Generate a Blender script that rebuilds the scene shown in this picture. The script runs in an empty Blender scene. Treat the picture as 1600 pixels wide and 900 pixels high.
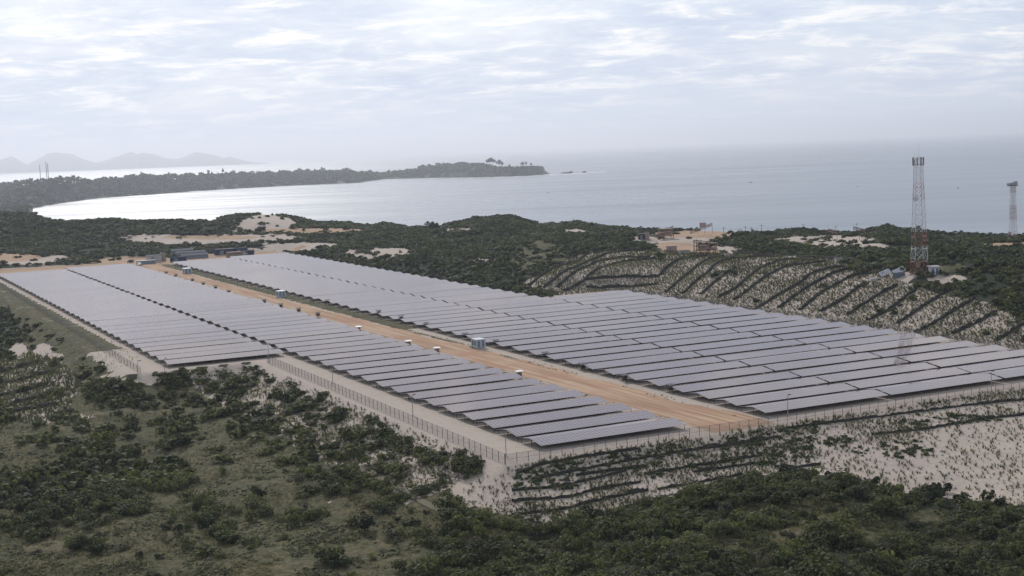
import bpy, math, random
import numpy as np
from mathutils import Vector, Matrix
random.seed(7); rng = np.random.default_rng(11)
D = bpy.data; SC = bpy.context.scene; COL = SC.collection

# ------------------------------------------------------------------ camera
F = 2200.0; HC = 66.2                      # focal length in photo pixels (1600 wide), eye height over the plant
PITCH = 0.098214; ROLL = 0.037383
fwd = np.array([0, math.cos(PITCH), -math.sin(PITCH)])
r0 = np.array([1.0, 0, 0]); u0 = np.cross(r0, fwd)
CR = math.cos(ROLL)*r0 - math.sin(ROLL)*u0
CU = math.sin(ROLL)*r0 + math.cos(ROLL)*u0
cd = D.cameras.new('camera'); cam = D.objects.new('camera', cd); COL.objects.link(cam)
cam.matrix_world = Matrix(((CR[0], CU[0], -fwd[0], 0), (CR[1], CU[1], -fwd[1], 0), (CR[2], CU[2], -fwd[2], HC), (0, 0, 0, 1)))
cd.sensor_width = 36.0; cd.lens = 36.0*F/1600.0
cd.clip_start = 1.0; cd.clip_end = 150000.0
SC.camera = cam

# ------------------------------------------------------------------ light, sky, exposure
SUN_EL = math.radians(32); SUN_AZ = math.radians(-16)      # azimuth measured from +Y towards +X
SKY_STRENGTH = 0.12
SC.view_settings.view_transform = 'Standard'; SC.view_settings.look = 'None'
SC.view_settings.exposure = 0.03; SC.view_settings.gamma = 1.0
w = D.worlds.new('World'); SC.world = w; w.use_nodes = True
nt = w.node_tree; nt.nodes.clear()
def N(t, kind, **kw):
    n = t.nodes.new(kind)
    for k, v in kw.items(): setattr(n, k, v)
    return n
def L(t, a, b): t.links.new(a, b)
def math_node(t, op, a, b=None, c=None, clamp=False):
    n = N(t, 'ShaderNodeMath', operation=op, use_clamp=clamp)
    for i, v in enumerate((a, b, c)):
        if v is None: continue
        if isinstance(v, (int, float)): n.inputs[i].default_value = v
        else: L(t, v, n.inputs[i])
    return n.outputs[0]
def mixcol(t, fac, a, b):
    n = N(t, 'ShaderNodeMix', data_type='RGBA')
    for i, v in ((0, fac), (6, a), (7, b)):
        if isinstance(v, (int, float)): n.inputs[i].default_value = v
        elif isinstance(v, tuple): n.inputs[i].default_value = (*v, 1) if len(v) == 3 else v
        else: L(t, v, n.inputs[i])
    return n.outputs[2]
def ramp(t, fac, stops):
    n = N(t, 'ShaderNodeValToRGB'); L(t, fac, n.inputs[0]); e = n.color_ramp.elements
    while len(e) < len(stops): e.new(0.5)
    for s, (p, c) in zip(e, stops):
        s.position = p; s.color = (c, c, c, 1) if isinstance(c, (int, float)) else (*c, 1)
    return n.outputs[0]
def noise(t, vec, scale, detail=4.0, rough=0.55, dist=0.0):
    n = N(t, 'ShaderNodeTexNoise'); n.inputs['Scale'].default_value = scale; n.inputs['Detail'].default_value = detail
    n.inputs['Roughness'].default_value = rough; n.inputs['Distortion'].default_value = dist
    if vec is not None: L(t, vec, n.inputs['Vector'])
    return n.outputs[0]

sky = N(nt, 'ShaderNodeTexSky', sky_type='NISHITA', sun_disc=False)
sky.sun_elevation = SUN_EL; sky.sun_rotation = SUN_AZ; sky.altitude = 60; sky.air_density = 1.0; sky.dust_density = 1.4; sky.ozone_density = 1.5
tc = N(nt, 'ShaderNodeTexCoord')
sep = N(nt, 'ShaderNodeSeparateXYZ'); L(nt, tc.outputs['Generated'], sep.inputs[0])
zc = math_node(nt, 'MAXIMUM', sep.outputs[2], 0.0)
den = math_node(nt, 'ADD', zc, 0.14)
cx = math_node(nt, 'DIVIDE', sep.outputs[0], den); cy = math_node(nt, 'DIVIDE', sep.outputs[1], den)
cmb = N(nt, 'ShaderNodeCombineXYZ'); L(nt, cx, cmb.inputs[0]); L(nt, cy, cmb.inputs[1])
big = noise(nt, cmb.outputs[0], 1.3, 8, 0.6, 0.5)
mp = N(nt, 'ShaderNodeMapping'); mp.inputs['Scale'].default_value = (0.8, 1.0, 1); mp.inputs['Rotation'].default_value = (0, 0, 0.25)
L(nt, cmb.outputs[0], mp.inputs[0])
fine = noise(nt, mp.outputs[0], 4.2, 10, 0.66, 0.35)
dens = math_node(nt, 'ADD', math_node(nt, 'MULTIPLY', big, 0.6), math_node(nt, 'MULTIPLY', fine, 0.5))
cover = ramp(nt, dens, [(0.36, 0.0), (0.50, 0.62), (0.66, 1.0)])
shade = ramp(nt, fine, [(0.41, (4.4, 5.2, 6.8)), (0.51, (5.9, 6.45, 7.5)), (0.62, (8.9, 8.8, 8.7))])
# overall veil of thin cloud: more of it towards the horizon
veil = ramp(nt, zc, [(0.0, 1.0), (0.10, 0.62), (0.45, 0.5), (1.0, 0.45)])
skyc = mixcol(nt, veil, sky.outputs[0], (6.0, 6.7, 7.9))
cl = mixcol(nt, cover, skyc, shade)
hz = ramp(nt, zc, [(0.0, 1.0), (0.018, 0.7), (0.05, 0.0)])
cl = mixcol(nt, hz, cl, (5.8, 6.3, 7.3))
# added dimming of the unseen upper sky, so the ground gets less light
deck = ramp(nt, zc, [(0.0, 1.0), (0.50, 1.0), (0.78, 0.55), (1.0, 0.45)])
dm = N(nt, 'ShaderNodeMix', data_type='RGBA', blend_type='MULTIPLY'); dm.inputs[0].default_value = 1.0; L(nt, cl, dm.inputs[6]); L(nt, deck, dm.inputs[7]); cl = dm.outputs[2]
bg = N(nt, 'ShaderNodeBackground'); bg.inputs[1].default_value = SKY_STRENGTH; L(nt, cl, bg.inputs[0])
wo = N(nt, 'ShaderNodeOutputWorld'); L(nt, bg.outputs[0], wo.inputs[0])

ld = D.lights.new('sun', 'SUN'); ld.energy = 2.7; ld.angle = math.radians(5); ld.color = (1.0, 0.955, 0.905)
sun = D.objects.new('sun', ld); COL.objects.link(sun)
sd = Vector((math.sin(SUN_AZ)*math.cos(SUN_EL), math.cos(SUN_AZ)*math.cos(SUN_EL), math.sin(SUN_EL)))
sun.rotation_euler = sd.to_track_quat('Z', 'Y').to_euler()

# ------------------------------------------------------------------ frames and helpers
TH = math.radians(-26.841)
Vd = np.array([math.sin(TH), math.cos(TH)]); Ud = np.array([Vd[1], -Vd[0]])   # v: along the dirt road, u: along the panel rows
ROT = -TH
SEA = -50.0
def xy(u, v): return Ud[0]*u + Vd[0]*v, Ud[1]*u + Vd[1]*v
def uvof(x, y): return Ud[0]*x + Ud[1]*y, Vd[0]*x + Vd[1]*y
def pix(x, y, z):
    dx, dy, dz = x, y, z - HC
    wv = dy*fwd[1] + dz*fwd[2] + dx*fwd[0]; wv = np.where(np.abs(wv) < 1e-3, 1e-3, wv)
    return 800 + F*(dx*CR[0] + dy*CR[1] + dz*CR[2])/wv, 450 - F*(dx*CU[0] + dy*CU[1] + dz*CU[2])/wv
def ray(px, py): return fwd*F + CR*(px - 800) - CU*(py - 450)
def at_dist(px, py, dist):
    d = ray(px, py); h = math.hypot(d[0], d[1]); t = dist/h
    return d[0]*t, d[1]*t, HC + d[2]*t
def at_z(px, py, z):
    d = ray(px, py); t = (z - HC)/d[2]
    return d[0]*t, d[1]*t, z
def ss(a, b, x):
    t = np.clip((np.asarray(x, float) - a)/(b - a), 0, 1); return t*t*(3 - 2*t)
_perm = rng.random((256, 256))
def vnoise(x, y):
    xi = np.floor(x).astype(int); yi = np.floor(y).astype(int); fx = x - xi; fy = y - yi
    fx = fx*fx*(3 - 2*fx); fy = fy*fy*(3 - 2*fy)
    a = _perm[xi & 255, yi & 255]; b = _perm[(xi + 1) & 255, yi & 255]; c = _perm[xi & 255, (yi + 1) & 255]; d = _perm[(xi + 1) & 255, (yi + 1) & 255]
    return (a*(1 - fx) + b*fx)*(1 - fy) + (c*(1 - fx) + d*fx)*fy
def fbm(x, y, s, o=4):
    r = 0; a = 0.5; x = np.asarray(x, float)/s; y = np.asarray(y, float)/s; tot = 0
    for i in range(o):
        r = r + a*vnoise(x + 17.3*i, y - 9.1*i); tot += a; a *= 0.5; x = x*2.03; y = y*2.03
    return r/tot
def inpoly(px, py, poly):
    px = np.asarray(px); py = np.asarray(py); r = np.zeros(px.shape, bool); n = len(poly)
    for i in range(n):
        x1, y1 = poly[i]; x2, y2 = poly[(i + 1) % n]
        c = (y1 > py) != (y2 > py)
        r ^= c & (px < (x2 - x1)*(py - y1)/((y2 - y1) if y2 != y1 else 1e-9) + x1)
    return r

# ------------------------------------------------------------------ terrain
CREST = [(-500,345,1300),(-300,340,1300),(-100,336,1300),(0,333,1300),(50,336,1300),(100,350,1350),(150,346,1380),(180,343,1400),(235,351,1400),(275,351,1380),(320,355,1350),(345,342,1200),(365,337,1200),(400,335,1200),(440,337,1200),(465,341,1200),(490,350,1200),(540,350,1200),(570,357,1190),(605,351,1150),(640,359,1100),(690,358,1100),(715,349,1060),(745,344,1050),(795,340,1050),(820,346,1050),(840,355,1050),(870,354,1020),(905,350,1000),(935,356,1000),(980,362,1000),(1040,364,1000),(1120,366,1000),(1200,369,950),(1250,361,950),(1290,367,950),(1340,368,900),(1360,362,890),(1385,358,880),(1420,365,880),(1470,370,880),(1520,372,880),(1600,377,880),(1800,385,880),(2100,400,880)]
MID = [(-200,420,850),(-300,480,600),(0,415,900),(60,408,960),(100,395,1000),(0,375,1120),(200,385,1080),(250,400,1000),(300,390,1040),(400,385,1010),(350,372,1090),(500,375,960),(500,395,850),(600,372,920),(700,378,850),(700,410,700),(780,370,900),(850,380,800),(850,415,640),(950,378,800),(950,392,700),(1050,378,800),(1050,398,670),(1130,380,780),(1200,388,740),(1200,400,640),(1300,392,680),(1300,408,590),(1400,395,640),(1400,420,540),(1500,400,600),(1500,440,470),(1600,410,550),(1600,440,470),(1600,480,400),(1800,440,500),(1800,500,400),(2000,600,300)]
cp = np.array([at_dist(*p) for p in CREST + MID])
craz = np.array([math.atan2(*at_dist(*p)[:2]) for p in CREST]); crd = np.array([p[2] for p in CREST], float); crz = np.array([at_dist(*p)[2] for p in CREST])
def zfar(x, y):
    num = np.zeros_like(x); wt = np.zeros_like(x)
    for c in cp:
        d2 = (x - c[0])**2 + (y - c[1])**2
        ww = 1.0/(d2 + 250.0)**1.7
        num += ww*c[2]; wt += ww
    return num/wt
def rectd(u, v, a, b):         # distance outside the quarter-plane u>a, v>b
    return np.hypot(np.maximum(a - u, 0), np.maximum(b - v, 0))
def terrain(x, y, detail=True):
    x = np.asarray(x, float); y = np.asarray(y, float)
    u, v = uvof(x, y); r = np.hypot(x, y); az = np.arctan2(x, y)
    zp = 0.006*np.clip(v - 265, 0, 640)
    d1 = rectd(u, v, 128.5, 261.0); d2 = rectd(u, v, 88.0, 440.0)
    d = np.minimum(d1, d2)
    slope = 0.30 - 0.17*ss(150, 240, u); slope = np.where(v > 300, 0.40, slope)
    depth = 6.5 + 2.5*(1 - ss(60, 120, u))
    low = -depth*(1 - np.exp(-d*slope/depth*1.35))
    hum = (fbm(x, y, 45, 3) - 0.5)*7*ss(15, 60, d)
    z = zp + low + hum
    uE = np.where(v < 537, 326.0, np.where(v < 560, 326 - (v - 537)*1.25, 297.0))
    de = np.maximum(np.maximum(u - uE, np.minimum(v - 541, (u - 287)*1.2)), 0)
    hb = (11.0*ss(255, 345, v))*np.where(v > 545, 0.55 + 0.45*np.exp(-(v - 545)/80.0), 1)
    dd = de*0.40
    berm = hb*(1 - np.exp(-(dd/np.maximum(hb, .1))**1.35))
    z = z + berm
    zf = zfar(x, y)
    out_e = np.maximum(u - uE - 32, 0); out_n = np.maximum(v - 892, 0)*1.2; out_w = np.maximum(75 - u, 0)*np.clip((v - 520)/200, 0, 1)
    wf = ss(0, 45, np.maximum(np.maximum(out_e, out_n), out_w))
    z = z*(1 - wf) + zf*wf
    crr = np.interp(az, craz, crd); cw = np.exp(-((r - crr)/95.0)**2)*wf
    z = z + (np.interp(az, craz, crz) - .8 - z)*cw
    if detail:
        rough = np.clip(np.maximum(np.maximum(ss(12, 40, d), wf), ss(18, 34, de)), 0, 1)
        near_crest = np.exp(-((r - np.interp(az, craz, crd))/120.0)**2)
        z = z + rough*((fbm(x, y, 22, 4) - 0.5)*3.0*(1 - .6*near_crest) + (fbm(x + 400, y, 75, 3) - 0.5)*11.0*wf*(1 - near_crest))
        z = z + (1 - rough)*(fbm(x, y, 6, 3) - 0.5)*0.35*ss(0, 6, np.maximum(d, de))
    cr = np.interp(az, craz, crd)
    wc = ss(25, 300, r - cr)
    z = z*(1 - wc) + (SEA - 6)*wc
    return z
_ts = 120*np.exp(np.linspace(0, math.log(1700/120.0), 2600))
def place(px, py):
    d = ray(px, py); h = math.hypot(d[0], d[1]); X = d[0]/h*_ts; Y = d[1]/h*_ts; Z = HC + d[2]/h*_ts
    T = terrain(X, Y); k = np.argmax(Z < T)
    if Z[k] >= T[k]: k = len(_ts) - 1
    if k > 0:
        g0 = Z[k-1] - T[k-1]; g1 = Z[k] - T[k]; f = g0/(g0 - g1 + 1e-9)
        X_, Y_ = X[k-1] + (X[k] - X[k-1])*f, Y[k-1] + (Y[k] - Y[k-1])*f
    else: X_, Y_ = X[k], Y[k]
    return float(X_), float(Y_), float(terrain(np.array([X_]), np.array([Y_]))[0])
def tz(x, y): return float(terrain(np.array([x]), np.array([y]))[0])

# ------------------------------------------------------------------ object helpers
def mat(name): 
    m = D.materials.new(name); m.use_nodes = True
    t = m.node_tree; b = t.nodes['Principled BSDF']; return m, t, b
def simple(name, col, rough=0.7, metal=0.0, var=0.25, scale=1.5, spec=0.3):
    m, t, b = mat(name); tcx = N(t, 'ShaderNodeTexCoord')
    n = noise(t, tcx.outputs['Object'], scale, 5)
    f = ramp(t, n, [(0.3, 1 - var), (0.7, 1 + var*0.6)])
    mm = N(t, 'ShaderNodeMix', data_type='RGBA', blend_type='MULTIPLY'); mm.inputs[0].default_value = 1
    mm.inputs[6].default_value = (*col, 1); L(t, f, mm.inputs[7]); L(t, mm.outputs[2], b.inputs['Base Color'])
    b.inputs['Roughness'].default_value = rough; b.inputs['Metallic'].default_value = metal; b.inputs['Specular IOR Level'].default_value = spec
    return m
def obj(name, me, parent=None, m=None):
    if m is not None and not me.materials: me.materials.append(m)
    o = D.objects.new(name, me); COL.objects.link(o)
    if parent is not None: o.parent = parent
    return o
def tag(o, label=None, cat=None, group=None, kind=None):
    if label: o['label'] = label
    if cat: o['category'] = cat
    if group: o['group'] = group
    if kind: o['kind'] = kind
    return o
def thing(name, label, cat, loc, rz=0.0, group=None):
    o = D.objects.new(name, None); COL.objects.link(o); o.location = loc; o.rotation_euler = (0, 0, rz); o.empty_display_size = 0.5
    return tag(o, label, cat, group)
def npmesh(name, V, Fc, m=None, smooth=False):
    V = np.asarray(V, np.float32); Fc = np.asarray(Fc, np.int32); k = Fc.shape[1]
    me = D.meshes.new(name); me.vertices.add(len(V)); me.vertices.foreach_set('co', V.ravel())
    me.loops.add(Fc.size); me.loops.foreach_set('vertex_index', Fc.ravel())
    me.polygons.add(len(Fc)); me.polygons.foreach_set('loop_start', np.arange(0, Fc.size, k, dtype=np.int32))
    try: me.polygons.foreach_set('loop_total', np.full(len(Fc), k, np.int32))
    except Exception: pass
    if smooth: me.polygons.foreach_set('use_smooth', np.ones(len(Fc), bool))
    me.update(calc_edges=True)
    if m is not None: me.materials.append(m)
    return me
class MB:
    def __init__(s): s.v = []; s.f = []
    def quad(s, a, b, c, d):
        i = len(s.v); s.v += [tuple(a), tuple(b), tuple(c), tuple(d)]; s.f.append((i, i+1, i+2, i+3)); return s
    def hexa(s, p):           # 8 corners: bottom ring 0-3, top ring 4-7
        i = len(s.v); s.v += [tuple(q) for q in p]
        s.f += [(i+3,i+2,i+1,i), (i+4,i+5,i+6,i+7), (i,i+1,i+5,i+4), (i+1,i+2,i+6,i+5), (i+2,i+3,i+7,i+6), (i+3,i,i+4,i+7)]; return s
    def box(s, x0, x1, y0, y1, z0, z1):
        return s.hexa([(x0,y0,z0),(x1,y0,z0),(x1,y1,z0),(x0,y1,z0),(x0,y0,z1),(x1,y0,z1),(x1,y1,z1),(x0,y1,z1)])
    def bar(s, a, b, r=0.05, r2=None, n=4):
        a = Vector(a); b = Vector(b); d = b - a; r2 = r if r2 is None else r2
        if d.length < 1e-6: return s
        d.normalize(); e = d.orthogonal().normalized(); g = d.cross(e); i = len(s.v)
        for c, rr in ((a, r), (b, r2)):
            for k in range(n):
                t = 2*math.pi*(k + .5)/n; s.v.append(tuple(c + e*math.cos(t)*rr + g*math.sin(t)*rr))
        for k in range(n):
            s.f.append((i+k, i+(k+1) % n, i+n+(k+1) % n, i+n+k))
        s.f.append(tuple(i+n-1-k for k in range(n))); s.f.append(tuple(i+n+k for k in range(n))); return s
    def mesh(s, name, m=None, smooth=False):
        me = D.meshes.new(name); me.from_pydata(s.v, [], s.f)
        if smooth:
            me.polygons.foreach_set('use_smooth', np.ones(len(me.polygons), bool))
        me.update()
        if m is not None: me.materials.append(m)
        return me
    def build(s, name, m, parent=None, smooth=False): return obj(name, s.mesh(name, m, smooth), parent)

# ------------------------------------------------------------------ materials
def ground_mat():
    m, t, b = mat('ground_soil')
    g = N(t, 'ShaderNodeNewGeometry'); P = g.outputs['Position']
    at = N(t, 'ShaderNodeAttribute', attribute_name='cover'); sp = N(t, 'ShaderNodeSeparateColor'); L(t, at.outputs['Color'], sp.inputs[0])
    n1 = noise(t, P, 0.16, 8, 0.62); n2 = noise(t, P, 1.1, 6, 0.6); n3 = noise(t, P, 0.03, 5, 0.55)
    gr = mixcol(t, ramp(t, n1, [(0.38, 0.0), (0.62, 1.0)]), (0.046, 0.048, 0.020), (0.145, 0.118, 0.062))
    gr = mixcol(t, ramp(t, n3, [(0.42, 0.0), (0.62, 1.0)]), gr, (0.085, 0.082, 0.038))
    scr = mixcol(t, n2, (0.014, 0.021, 0.013), (0.040, 0.048, 0.026))
    sand = mixcol(t, n2, (0.34, 0.280, 0.235), (0.52, 0.442, 0.378))
    och = mixcol(t, n2, (0.33, 0.215, 0.145), (0.44, 0.31, 0.21))
    def brk(a, lo=0.42, hi=0.58):
        s = math_node(t, 'ADD', a, math_node(t, 'MULTIPLY', math_node(t, 'SUBTRACT', n1, 0.5), 1.1))
        s = math_node(t, 'ADD', s, math_node(t, 'MULTIPLY', math_node(t, 'SUBTRACT', n2, 0.5), 0.35))
        return ramp(t, s, [(lo, 0.0), (hi, 1.0)])
    n4 = noise(t, P, 0.45, 6, 0.7); gr = mixcol(t, ramp(t, n4, [(0.42, 0.0), (0.58, 0.8)]), gr, (0.034, 0.040, 0.018)); gr = mixcol(t, ramp(t, n2, [(0.50, 0.0), (0.68, 0.6)]), gr, (0.19, 0.16, 0.095))
    c = mixcol(t, brk(sp.outputs[1]), scr, gr)
    c = mixcol(t, brk(sp.outputs[0]), c, sand)
    c = mixcol(t, brk(sp.outputs[2]), c, och)
    L(t, c, b.inputs['Base Color']); b.inputs['Roughness'].default_value = 0.95; b.inputs['Specular IOR Level'].default_value = 0.1
    bp = N(t, 'ShaderNodeBump'); bp.inputs['Strength'].default_value = 0.6; bp.inputs['Distance'].default_value = 0.5
    L(t, math_node(t, 'ADD', n2, math_node(t, 'MULTIPLY', n1, 1.5)), bp.inputs['Height']); L(t, bp.outputs[0], b.inputs['Normal'])
    return m
def road_mat():
    m, t, b = mat('road_sand')
    g = N(t, 'ShaderNodeTexCoord'); P = g.outputs['Object']
    def dot(vec):
        q = N(t, 'ShaderNodeVectorMath', operation='DOT_PRODUCT'); L(t, P, q.inputs[0]); q.inputs[1].default_value = vec; return q.outputs['Value']
    cb = N(t, 'ShaderNodeCombineXYZ'); L(t, dot((math.cos(-0.46846), -math.sin(-0.46846), 0)), cb.inputs[0]); L(t, math_node(t, 'MULTIPLY', dot((math.sin(-0.46846), math.cos(-0.46846), 0)), 0.035), cb.inputs[1])
    n1 = noise(t, cb.outputs[0], 0.62, 6, 0.6, 0.5); n2 = noise(t, P, 0.5, 8, 0.65); n3 = noise(t, P, 0.05, 4)
    c = mixcol(t, ramp(t, n1, [(0.38, 0.0), (0.60, 1.0)]), (0.30, 0.185, 0.115), (0.47, 0.325, 0.22))
    c = mixcol(t, ramp(t, n2, [(0.55, 0.0), (0.75, 0.6)]), c, (0.30, 0.19, 0.12))
    c = mixcol(t, ramp(t, n3, [(0.50, 0.0), (0.70, 0.8)]), c, (0.36, 0.20, 0.13))
    L(t, c, b.inputs['Base Color']); b.inputs['Roughness'].default_value = 0.95; b.inputs['Specular IOR Level'].default_value = 0.1
    bp = N(t, 'ShaderNodeBump'); bp.inputs['Strength'].default_value = 0.5; bp.inputs['Distance'].default_value = 0.25; L(t, n1, bp.inputs['Height']); L(t, bp.outputs[0], b.inputs['Normal'])
    return m
def leaf_mat(name, c1, c2, scale=0.25, sheen=0.25):
    m, t, b = mat(name); g = N(t, 'ShaderNodeNewGeometry')
    n = noise(t, g.outputs['Position'], scale, 3); ri = g.outputs['Random Per Island']
    n_b = noise(t, g.outputs['Position'], scale*0.22, 4)
    f = math_node(t, 'SUBTRACT', math_node(t, 'ADD', math_node(t, 'ADD', math_node(t, 'MULTIPLY', n, 0.8), math_node(t, 'MULTIPLY', n_b, 0.7)), math_node(t, 'MULTIPLY', ri, 0.35)), 0.38, clamp=True)
    c = mixcol(t, ramp(t, f, [(0.32, 0.0), (0.82, 1.0)]), c1, c2)
    L(t, c, b.inputs['Base Color']); b.inputs['Roughness'].default_value = 0.75; b.inputs['Specular IOR Level'].default_value = sheen
    tr = N(t, 'ShaderNodeBsdfTranslucent'); br = N(t, 'ShaderNodeMix', data_type='RGBA', blend_type='MULTIPLY'); br.inputs[0].default_value = 1; L(t, c, br.inputs[6]); br.inputs[7].default_value = (1.5, 1.6, 0.9, 1)
    L(t, br.outputs[2], tr.inputs[0]); mx_ = N(t, 'ShaderNodeMixShader'); mx_.inputs[0].default_value = 0.32; L(t, b.outputs[0], mx_.inputs[1]); L(t, tr.outputs[0], mx_.inputs[2])
    L(t, mx_.outputs[0], t.nodes['Material Output'].inputs[0]); return m
M_ground = ground_mat(); M_road = road_mat()
M_leaf_dark = leaf_mat('leaf_dark', (0.009, 0.015, 0.008), (0.050, 0.064, 0.026))
M_leaf_scrub = leaf_mat('leaf_scrub', (0.013, 0.020, 0.010), (0.145, 0.152, 0.060), 0.08)
M_leaf_dune = leaf_mat('leaf_dune', (0.018, 0.027, 0.016), (0.092, 0.104, 0.054), 0.07)
M_tuft = leaf_mat('leaf_tuft', (0.035, 0.042, 0.020), (0.12, 0.12, 0.055), 0.06)
M_bark = simple('bark', (0.10, 0.075, 0.055), 0.9, scale=3)
M_brush = simple('brush_twigs', (0.028, 0.026, 0.024), 0.95, scale=0.8, var=0.5)
M_steel = simple('galvanised_steel', (0.30, 0.30, 0.31), 0.5, 0.6)
M_darksteel = simple('dark_steel', (0.06, 0.055, 0.055), 0.6, 0.3)
M_fencepost = simple('fence_post', (0.13, 0.12, 0.12), 0.7)
M_white = simple('white_paint', (0.75, 0.75, 0.74), 0.5, var=0.12)
M_cabin = simple('pale_blue_cabin', (0.42, 0.47, 0.50), 0.55, var=0.15)
M_cabin_dark = simple('cabin_louvre', (0.16, 0.19, 0.22), 0.6)
M_navy = simple('navy_container', (0.03, 0.045, 0.085), 0.9, spec=0.1)
M_rust = simple('rust_steel', (0.22, 0.125, 0.10), 0.8, scale=0.6)
M_pinksteel = simple('faded_red_steel', (0.33, 0.235, 0.205), 0.8)
M_concrete = simple('concrete', (0.38, 0.36, 0.34), 0.9)
M_roofgrey = simple('grey_roof_sheet', (0.13, 0.13, 0.15), 0.9, spec=0.1)
M_brown = simple('brown_boards', (0.20, 0.14, 0.10), 0.85)
M_tyre = simple('tyre_rubber', (0.02, 0.02, 0.02), 0.9)
M_glass = simple('dark_glass', (0.02, 0.025, 0.03), 0.15, spec=0.5)
M_rock = simple('wet_rock', (0.06, 0.055, 0.05), 0.8, scale=0.1, var=0.4)
M_foam = simple('sea_foam', (0.8, 0.82, 0.83), 0.9, scale=0.05)

def panel_mat():
    m, t, b = mat('solar_module_glass')
    tcx = N(t, 'ShaderNodeTexCoord'); sp = N(t, 'ShaderNodeSeparateXYZ'); L(t, tcx.outputs['Object'], sp.inputs[0])
    def line(co, period, half):
        f = math_node(t, 'FRACT', math_node(t, 'DIVIDE', co, period))
        d = math_node(t, 'ABSOLUTE', math_node(t, 'SUBTRACT', f, 0.5))
        return math_node(t, 'GREATER_THAN', d, 0.5 - half/period)
    lu = line(sp.outputs[0], 1.0, 0.05); ls = line(sp.outputs[1], 1.733, 0.04)
    fr = math_node(t, 'MAXIMUM', lu, ls)
    cu = math_node(t, 'FLOOR', sp.outputs[0]); cv = math_node(t, 'FLOOR', math_node(t, 'DIVIDE', sp.outputs[1], 1.733))
    cc = N(t, 'ShaderNodeCombineXYZ'); L(t, cu, cc.inputs[0]); L(t, cv, cc.inputs[1])
    oi = N(t, 'ShaderNodeObjectInfo'); L(t, oi.outputs['Random'], cc.inputs[2])
    wn = N(t, 'ShaderNodeTexWhiteNoise'); L(t, cc.outputs[0], wn.inputs[0])
    g = N(t, 'ShaderNodeNewGeometry'); dust = noise(t, g.outputs['Position'], 0.012, 5, 0.6)
    base = mixcol(t, wn.outputs[0], (0.130, 0.080, 0.080), (0.146, 0.092, 0.092))
    base = mixcol(t, ramp(t, dust, [(0.35, 0.0), (0.7, 0.35)]), base, (0.16, 0.13, 0.135))
    base = mixcol(t, ramp(t, oi.outputs['Random'], [(0.3, 0.0), (1.0, 0.45)]), base, (0.19, 0.145, 0.14))
    c = mixcol(t, fr, base, (0.36, 0.32, 0.33))
    L(t, c, b.inputs['Base Color'])
    r = math_node(t, 'ADD', 0.045, math_node(t, 'MULTIPLY', wn.outputs[0], 0.02)); L(t, r, b.inputs['Roughness'])
    b.inputs['IOR'].default_value = 1.62; b.inputs['Specular IOR Level'].default_value = 0.5
    return m
M_panel = panel_mat()
M_under = simple('module_backsheet', (0.10, 0.10, 0.11), 0.8)

def g_y(t, P):
    q = N(t, 'ShaderNodeSeparateXYZ'); L(t, P, q.inputs[0]); return q.outputs[1]
def sea_mat():
    m, t, b = mat('sea_water')
    g = N(t, 'ShaderNodeNewGeometry'); P = g.outputs['Position']
    mp = N(t, 'ShaderNodeMapping'); mp.inputs['Scale'].default_value = (0.16, 1.0, 1); mp.inputs['Rotation'].default_value = (0, 0, 0.06); L(t, P, mp.inputs[0])
    n1 = noise(t, mp.outputs[0], 0.0035, 8, 0.6, 0.8); n2 = noise(t, mp.outputs[0], 0.0009, 5, 0.55, 0.4); n3 = noise(t, P, 0.02, 5, 0.6)
    c = mixcol(t, ramp(t, n2, [(0.35, 0.0), (0.65, 1.0)]), (0.085, 0.115, 0.155), (0.115, 0.145, 0.180))
    L(t, c, b.inputs['Base Color']); b.inputs['IOR'].default_value = 1.36
    r = ramp(t, math_node(t, 'ADD', math_node(t, 'MULTIPLY', n1, 0.6), math_node(t, 'MULTIPLY', n2, 0.4)), [(0.42, 0.42), (0.48, 0.50), (0.54, 0.57)])
    far_sea = math_node(t, 'MULTIPLY', math_node(t, 'SUBTRACT', g_y(t, P), 6200), 1/2500.0, clamp=True)
    n5 = noise(t, mp.outputs[0], 0.012, 6, 0.65, 0.6); bay = ramp(t, math_node(t, 'ADD', math_node(t, 'MULTIPLY', n1, 0.5), math_node(t, 'MULTIPLY', n5, 0.5)), [(0.46, 0.24), (0.53, 0.31), (0.60, 0.55)])
    r = mixcol(t, far_sea, bay, r)
    sx = N(t, 'ShaderNodeSeparateXYZ'); L(t, P, sx.inputs[0])       # calmer water off the open coast, wind-ruffled water in the bay
    east = math_node(t, 'MULTIPLY', math_node(t, 'ADD', sx.outputs[0], 900), 1/1500.0, clamp=True)
    calm = ramp(t, n1, [(0.35, 0.27), (0.65, 0.33)])
    r = mixcol(t, east, r, calm)
    L(t, r, b.inputs['Roughness'])
    bp = N(t, 'ShaderNodeBump'); bp.inputs['Strength'].default_value = 0.25; bp.inputs['Distance'].default_value = 5.0
    L(t, math_node(t, 'ADD', n3, n1), bp.inputs['Height']); L(t, bp.outputs[0], b.inputs['Normal'])
    return m
M_sea = sea_mat()

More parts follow.
